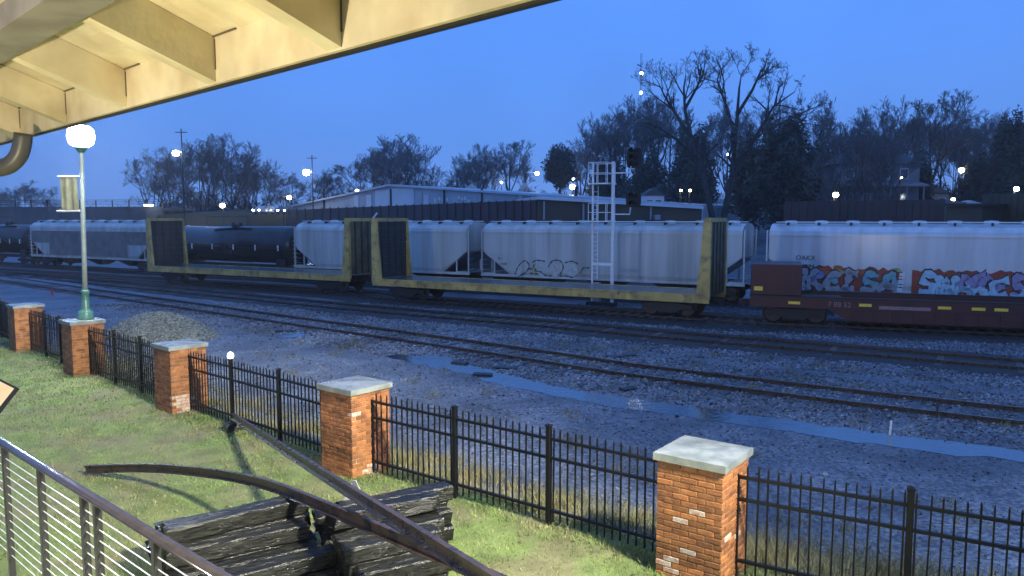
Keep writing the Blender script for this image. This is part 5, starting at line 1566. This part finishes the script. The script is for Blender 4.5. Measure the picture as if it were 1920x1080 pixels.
# ================================================================== trees
def np_tubes(segs, sides):                # segs: (N,8) x0 y0 z0 r0 x1 y1 z1 r1 -> verts, quads
    S = np.asarray(segs, float)
    a, b = S[:, 0:3], S[:, 4:7]; r0, r1 = S[:, 3], S[:, 7]
    t = b - a; t /= np.maximum(np.linalg.norm(t, axis=1), 1e-6)[:, None]
    up = np.where(np.abs(t[:, 2:3]) < 0.9, np.array([[0, 0, 1.0]]), np.array([[1.0, 0, 0]]))
    x = np.cross(t, up); x /= np.linalg.norm(x, axis=1)[:, None]; y = np.cross(t, x)
    n_ = len(S); V_ = np.zeros((n_, 2, sides, 3))
    for k in range(sides):
        an = 2 * np.pi * k / sides; d = x * math.cos(an) + y * math.sin(an)
        V_[:, 0, k] = a + d * r0[:, None]; V_[:, 1, k] = b + d * r1[:, None]
    base = (np.arange(n_) * 2 * sides)[:, None]
    Q = np.concatenate([np.stack([base[:, 0] + k, base[:, 0] + (k + 1) % sides, base[:, 0] + sides + (k + 1) % sides, base[:, 0] + sides + k], 1) for k in range(sides)])
    return V_.reshape(-1, 3), Q

def grow(rr, limbs, depth, twig_r, out_big, out_small, spread=0.9, up=0.35, kids=(5, 5, 5, 4), ratio=0.52, cap=99.0):
    """limbs: list of (points, r0, r1); children sprout along each"""
    level = limbs
    for dth in range(depth):
        nxt = []
        for pts, r0, r1 in level:
            n_ = len(pts)
            for i in range(n_ - 1):
                ra = r0 + (r1 - r0) * i / (n_ - 1); rb = r0 + (r1 - r0) * (i + 1) / (n_ - 1)
                (out_big if dth < 2 else out_small).append((*pts[i], ra, *pts[i + 1], rb))
            L = sum((pts[i + 1] - pts[i]).length for i in range(n_ - 1))
            nk = kids[min(dth, len(kids) - 1)]
            for k in range(nk):
                t = rr.uniform(0.28, 1.0) if k < nk - 1 else 1.0
                f = t * (n_ - 1); i = min(int(f), n_ - 2); q = pts[i].lerp(pts[i + 1], f - i)
                d = (pts[i + 1] - pts[i]).normalized()
                rnd = Vector((rr.gauss(0, 1), rr.gauss(0, 1), rr.gauss(0, 1))).normalized()
                sd = (rnd - d * rnd.dot(d)).normalized()
                nd = (d * rr.uniform(.5, 1.0) + sd * rr.uniform(.5, 1.0) * spread + Vector((0, 0, up))).normalized()
                l = min(L * ratio, cap * .75 ** dth) * rr.uniform(.65, 1.25) * (1.15 - .45 * t)
                rad = max((r0 + (r1 - r0) * t) * rr.uniform(.5, .75), twig_r)
                ns = 4 if dth < 2 else 3
                p_ = [q]; cur = nd
                for s_ in range(ns - 1):
                    cur = (cur + Vector((rr.gauss(0, .22), rr.gauss(0, .22), rr.gauss(0, .16) + .06))).normalized()
                    p_.append(p_[-1] + cur * l / (ns - 1))
                nxt.append((p_, rad, max(rad * .45, twig_r * .7)))
        level = nxt
    for pts, r0, r1 in level:
        for i in range(len(pts) - 1):
            out_small.append((*pts[i], max(r0 * .9, twig_r), *pts[i + 1], max(r1, twig_r * .6)))

def make_proto(seed, H, width, twig_r=.022, dense=(6, 6, 5, 4), fork=.3, depth=4):
    rr = random.Random(seed)
    limbs = []
    tr = H * .017
    fz = H * fork
    p0 = [Vector((0, 0, -1.0)), Vector((rr.gauss(0, .1), rr.gauss(0, .1), fz * .5)), Vector((rr.gauss(0, .2), rr.gauss(0, .2), fz))]
    big = []; small = []
    n_ = rr.randint(4, 6)
    for i in range(2): big.append((*p0[i], tr * (1.15 - .3 * i), *p0[i + 1], tr * (.85 - .1 * i)))
    for k in range(n_):
        a = 6.283 * (k + rr.uniform(-.3, .3)) / n_; out = width * .5 * rr.uniform(.35, .75)
        hh = (H - fz) * rr.uniform(.45, .72)
        if k == 0: out *= .15; hh = (H - fz) * .75
        e = Vector((math.cos(a) * out, math.sin(a) * out, fz + hh))
        m1 = p0[2].lerp(e, .35) + Vector((math.cos(a) * out * .12, math.sin(a) * out * .12, -hh * .05)); m2 = p0[2].lerp(e, .7) + Vector((rr.gauss(0, .3), rr.gauss(0, .3), 0))
        limbs.append(([p0[2], m1, m2, e], tr * rr.uniform(.45, .62), tr * .14))
    grow(rr, limbs, depth, twig_r, big, small, kids=dense, ratio=.56, spread=.8, up=.25)
    def mk(nm, segs, sides, m):
        V_, Q = np_tubes(segs, sides)
        o = np_mesh(nm, V_, Q, m); me = o.data; bpy.data.objects.remove(o); return me
    H = float(max(np.percentile([q_[6] for q_ in small], 99.6), 1))
    return mk('trunk', big, 6, M['bark']), mk('crown', small, 3, M['twig']), H

PROTO = [make_proto(s, 20, w, .030, d, f) for s, w, d, f in ((1, 13, (6, 6, 6, 4), .18), (2, 11, (6, 6, 6, 4), .26), (3, 14, (7, 6, 6, 4), .12), (4, 8, (6, 6, 6, 4), .32))]
def bare_tree(u, v_top, y, label, k=0, wide=1.0, group='bare winter trees behind the railway'):
    c = PY(u, v_top, y); gz = float(ground_h(c.x, c.y))
    if c.x < -25: gz = max(gz, 2.0)
    H = c.z - gz
    t, cme, h0 = PROTO[k % len(PROTO)]
    root = thing('bare_tree', label, 'tree', (c.x, c.y, gz), random.uniform(0, 6.28), group)
    root.scale = (H / h0 * wide, H / h0 * wide, H / h0)
    inst('trunk', t, root); inst('crown', cme, root)
    return root
TREES = [
    (285, 282, 150, 'bare tree leaning over the bridge end, leftmost of the left group', 0, 1.15), (372, 252, 146, 'tallest bare tree of the left group, right of the wooden pole', 2, 1.1), (432, 258, 152, 'dense bare tree right in the left group', 1, 1.2),
    (478, 296, 150, 'lower bare tree at the right side of the left group', 2, 1.3), (535, 322, 165, 'low bare tree behind the brilliant lamp', 0, 1.4), (612, 312, 175, 'low bare tree right of the short dark pole', 2, 1.3),
    (700, 268, 168, 'left half of the broad round bare tree behind the pale building', 2, 1.25), (765, 252, 165, 'right half of the broad round bare tree behind the pale building', 2, 1.2), (820, 315, 180, 'low bare tree right of the broad round tree', 1, 1.4),
    (865, 290, 180, 'bare tree left in the middle group', 1, 1.0), (915, 272, 182, 'bare tree in the centre of the middle group', 0, 1.0), (955, 262, 186, 'tallest bare tree of the middle group', 3, 1.3), (985, 285, 182, 'bare tree right in the middle group', 1, .9),
    (1112, 214, 150, 'bare tree directly above the signal mast', 1, .9), (1152, 205, 145, 'bare tree behind the upper signal head', 3, 1.1), (1195, 186, 140, 'bare tree below the radio mast beacons', 1, .9), (1235, 175, 138, 'bare tree left of the biggest tree', 3, 1.2), (1090, 262, 170, 'low bare tree left of the signal mast', 2, 1.1),
    (1420, 195, 120, 'bare tree behind the right limb of the biggest tree', 0, .9),
    (1545, 190, 112, 'bare tree right of the biggest tree, over the evergreens', 1, .9), (1590, 232, 125, 'bare tree behind the left side of the house roof', 2, .9), (1645, 196, 118, 'bare tree behind the house chimney', 0, .9), (1690, 184, 108, 'forked bare tree at the right corner of the house', 1, .9),
    (1655, 215, 82, 'bare tree standing in front of the house', 2, .9), (1580, 250, 84, 'bare tree in front of the left corner of the house', 0, .9),
    (1565, 215, 118, 'bare tree above the left eave of the house', 3, 1.2), (1615, 205, 124, 'bare tree rising behind the house ridge', 1, 1.0), (1720, 200, 116, 'bare tree between the forked tree and the tall straight one', 2, .9),
    (1770, 200, 122, 'bare tree just behind the tall straight one', 1, 1.0), (1818, 205, 118, 'bare tree above the white lamp at the right', 2, 1.0), (1866, 214, 108, 'bare tree in front of the dark evergreen at the right edge', 0, .9),
    (1132, 222, 155, 'bare tree just left of the upper signal head', 2, .9), (1172, 200, 152, 'bare tree just right of the upper signal head', 0, .9), (1215, 196, 146, 'bare tree right below the radio mast', 2, .9), (1258, 190, 142, 'bare tree behind the left limb of the biggest tree', 1, .9), (1365, 185, 130, 'bare tree behind the centre of the biggest tree', 2, .9), (1475, 185, 125, 'bare tree above the largest evergreen mass', 1, 1.0),
    (320, 280, 156, 'bare tree directly left of the tall wooden pole', 2, 1.0), (400, 252, 158, 'bare tree just right of the tallest in the left group', 0, 1.0), (455, 275, 156, 'bare tree over the low yellowish lamp', 0, 1.1), (735, 250, 172, 'middle of the broad round bare tree behind the pale building', 0, 1.2), (890, 275, 186, 'bare tree between the left and centre ones of the middle group', 2, 1.0),
    (1752, 180, 106, 'tall straight bare tree right of the house', 3, 1.2), (1795, 220, 115, 'bare tree right of the tall straight one', 2, .9), (1845, 216, 112, 'bare tree left of the dark evergreen at the right edge', 0, .9), (1888, 206, 120, 'bare tree behind the dark evergreen at the right edge', 1, 1.0), (1935, 204, 110, 'bare tree cut off by the right edge', 2, 1.0),
    (1320, 240, 150, 'bare tree seen through the fork of the biggest tree', 2, .9), (45, 338, 230, 'small hazy bare tree far beyond the bridge', 2, 1.2), (90, 350, 235, 'lower hazy bare tree far beyond the bridge', 0, 1.3), (10, 352, 230, 'low bare tree at the far left edge', 2, 1.3)]
for (u, v, y, lb, k, wd) in TREES: bare_tree(u, v, y, lb, k, wd)

# the biggest tree, with its limbs as the photograph shows them
def hero():
    y = 74.0
    c = PY(1343, 412, y); gz = -0.6
    root = thing('bare_tree', 'biggest bare tree with a forked trunk right of the signal', 'tree', (c.x, c.y, gz), 0, 'bare winter trees behind the railway')
    rr = random.Random(42)
    def q(u, v, dy=0.0):
        p_ = PY(u, v, y + dy); return p_ - Vector((c.x, c.y, gz))
    limbs = [([q(1338, 455), q(1334, 400), q(1318, 330, .5), q(1296, 262, 1), q(1284, 205, 1.2), q(1282, 165, 1), q(1286, 140, .8)], .36, .04),
             ([q(1352, 455), q(1358, 400), q(1372, 330, -.5), q(1378, 270, -.8), q(1383, 205, -1), q(1386, 165, -1), q(1390, 140, -1)], .38, .04),
             ([q(1366, 345), q(1392, 300, -1), q(1424, 245, -2), q(1450, 200, -2.5), q(1490, 172, -3)], .30, .04),
             ([q(1296, 262, 1), q(1268, 215, 2.5), q(1246, 180, 3), q(1232, 150, 3)], .22, .03),
             ([q(1382, 215, -1), q(1410, 170, -2), q(1428, 130, -2.5), q(1440, 138, -3)], .18, .03),
             ([q(1380, 260, -.8), q(1362, 200, 1.2), q(1345, 150, 2), q(1350, 132, 2.5)], .20, .03),
             ([q(1284, 205, 1.2), q(1306, 165, -.5), q(1318, 140, -1), q(1322, 118, -1.5)], .16, .03),
             ([q(1310, 300, .7), q(1270, 262, -1.5), q(1238, 240, -2.5), q(1212, 232, -3)], .18, .03),
             ([q(1424, 245, -2), q(1462, 232, 0), q(1490, 218, 1), q(1512, 208, 1.5)], .16, .03)]
    big = []; small = []
    grow(rr, limbs, 4, .014, big, small, spread=.9, up=.16, kids=(10, 7, 5, 4), ratio=.42, cap=3.1)
    V_, Q = np_tubes(big, 7); np_mesh('trunk', V_, Q, M['bark'], root)
    V_, Q = np_tubes(small, 3); np_mesh('crown', V_, Q, M['twig'], root)
hero()

# evergreens
def evergreen(u, v_top, v_bot, y, half_px, label, seed, cone=.55, n_=9000):
    k = y / F; c = PY(u, v_top, y); zb = CH + (410 - v_bot) * k; zt = c.z; gz = float(ground_h(c.x, c.y)) - .3
    root = thing('evergreen_tree', label, 'tree', (c.x, c.y, gz), 0, 'dark evergreens behind the railway')
    hz_ = (zt - zb) / 2; w = half_px * k
    MB().tube([(0, 0, 0), (.1, 0, (zt - gz) * .5), (0, .1, (zt - gz) * .92)], [.28, .18, .04], 7).build('trunk', M['bark'], root)
    Vv, T = leaf_cloud(0, 0, zb + hz_ - gz, w, w * .85, hz_, n_, .30 * math.sqrt(w / 3), seed, cone)
    np_mesh('crown', Vv, T, M['needle'], root)
evergreen(1050, 275, 352, 160, 34, 'rounded dark evergreen left of the signal mast', 1, .35)
evergreen(1472, 225, 420, 98, 72, 'largest dark evergreen mass right of the biggest tree', 2, .45, 14000)
evergreen(1535, 270, 420, 104, 44, 'dark evergreen touching the left side of the house', 3, .4)
evergreen(1405, 262, 420, 104, 46, 'dark evergreen behind the right limb of the biggest tree', 4, .5)
evergreen(1300, 245, 420, 118, 58, 'dark evergreen behind the left fork of the biggest tree', 5, .5, 12000)
evergreen(1215, 290, 420, 130, 52, 'dark evergreen behind the signal heads', 6, .4)
evergreen(1905, 222, 400, 92, 46, 'tall dark evergreen at the right edge', 7, .3, 11000)
evergreen(1140, 300, 400, 150, 46, 'low dark evergreen behind the signal baskets', 8, .4)
evergreen(1725, 290, 400, 100, 30, 'slim dark evergreen right of the house', 9, .5)
evergreen(1840, 300, 400, 98, 40, 'low dark evergreen left of the right edge', 10, .4)
# undergrowth along the far bank: one dark mass
rows = []
for i, (u, vt, y, hw) in enumerate([(u_, 372 - 12 * math.sin(u_ * .021) - 8 * math.sin(u_ * .057), 165 + 10 * math.sin(u_ * .013), 30) for u_ in range(320, 1500, 34)] + [(u_, 350 - 10 * math.sin(u_ * .03), 125, 34) for u_ in range(1500, 1960, 36)] + [(u_, 388, 215, 30) for u_ in range(-20, 320, 36)]):
    k = y / F; c = PY(u, vt, y); hz_ = 30 * k
    Vv, T = leaf_cloud(c.x, c.y, c.z - hz_ * .9, hw * k * 1.1, hw * k, hz_, 1300, .34, 50 + i, .3)
    rows.append((Vv, T))
Vv = np.concatenate([a for a, _ in rows]); off = 0; TT_ = []
for a, t in rows: TT_.append(t + off); off += len(a)
np_mesh('undergrowth', Vv, np.concatenate(TT_), M['twig'], label='brown leafless undergrowth along the far side of the tracks', kind='stuff')


# ================================================================== damp air
HZ = MB().box((-700, -62, -4.0), (700, 470, 42)).build('haze', M['gravel'], kind='stuff')
HZ.data.materials.clear()
hm = bpy.data.materials.new('damp_air'); hm.use_nodes = True
hn = hm.node_tree.nodes; hn.clear()
ho = hn.new('ShaderNodeOutputMaterial'); hv = hn.new('ShaderNodeVolumePrincipled')
hv.inputs['Color'].default_value = (0.92, 0.94, 0.97, 1); hv.inputs['Density'].default_value = 0.0006; hv.inputs['Anisotropy'].default_value = 0.7
hm.node_tree.links.new(hv.outputs[0], ho.inputs['Volume'])
HZ.data.materials.append(hm)
HZ['label'] = 'thin damp morning haze over the whole yard'
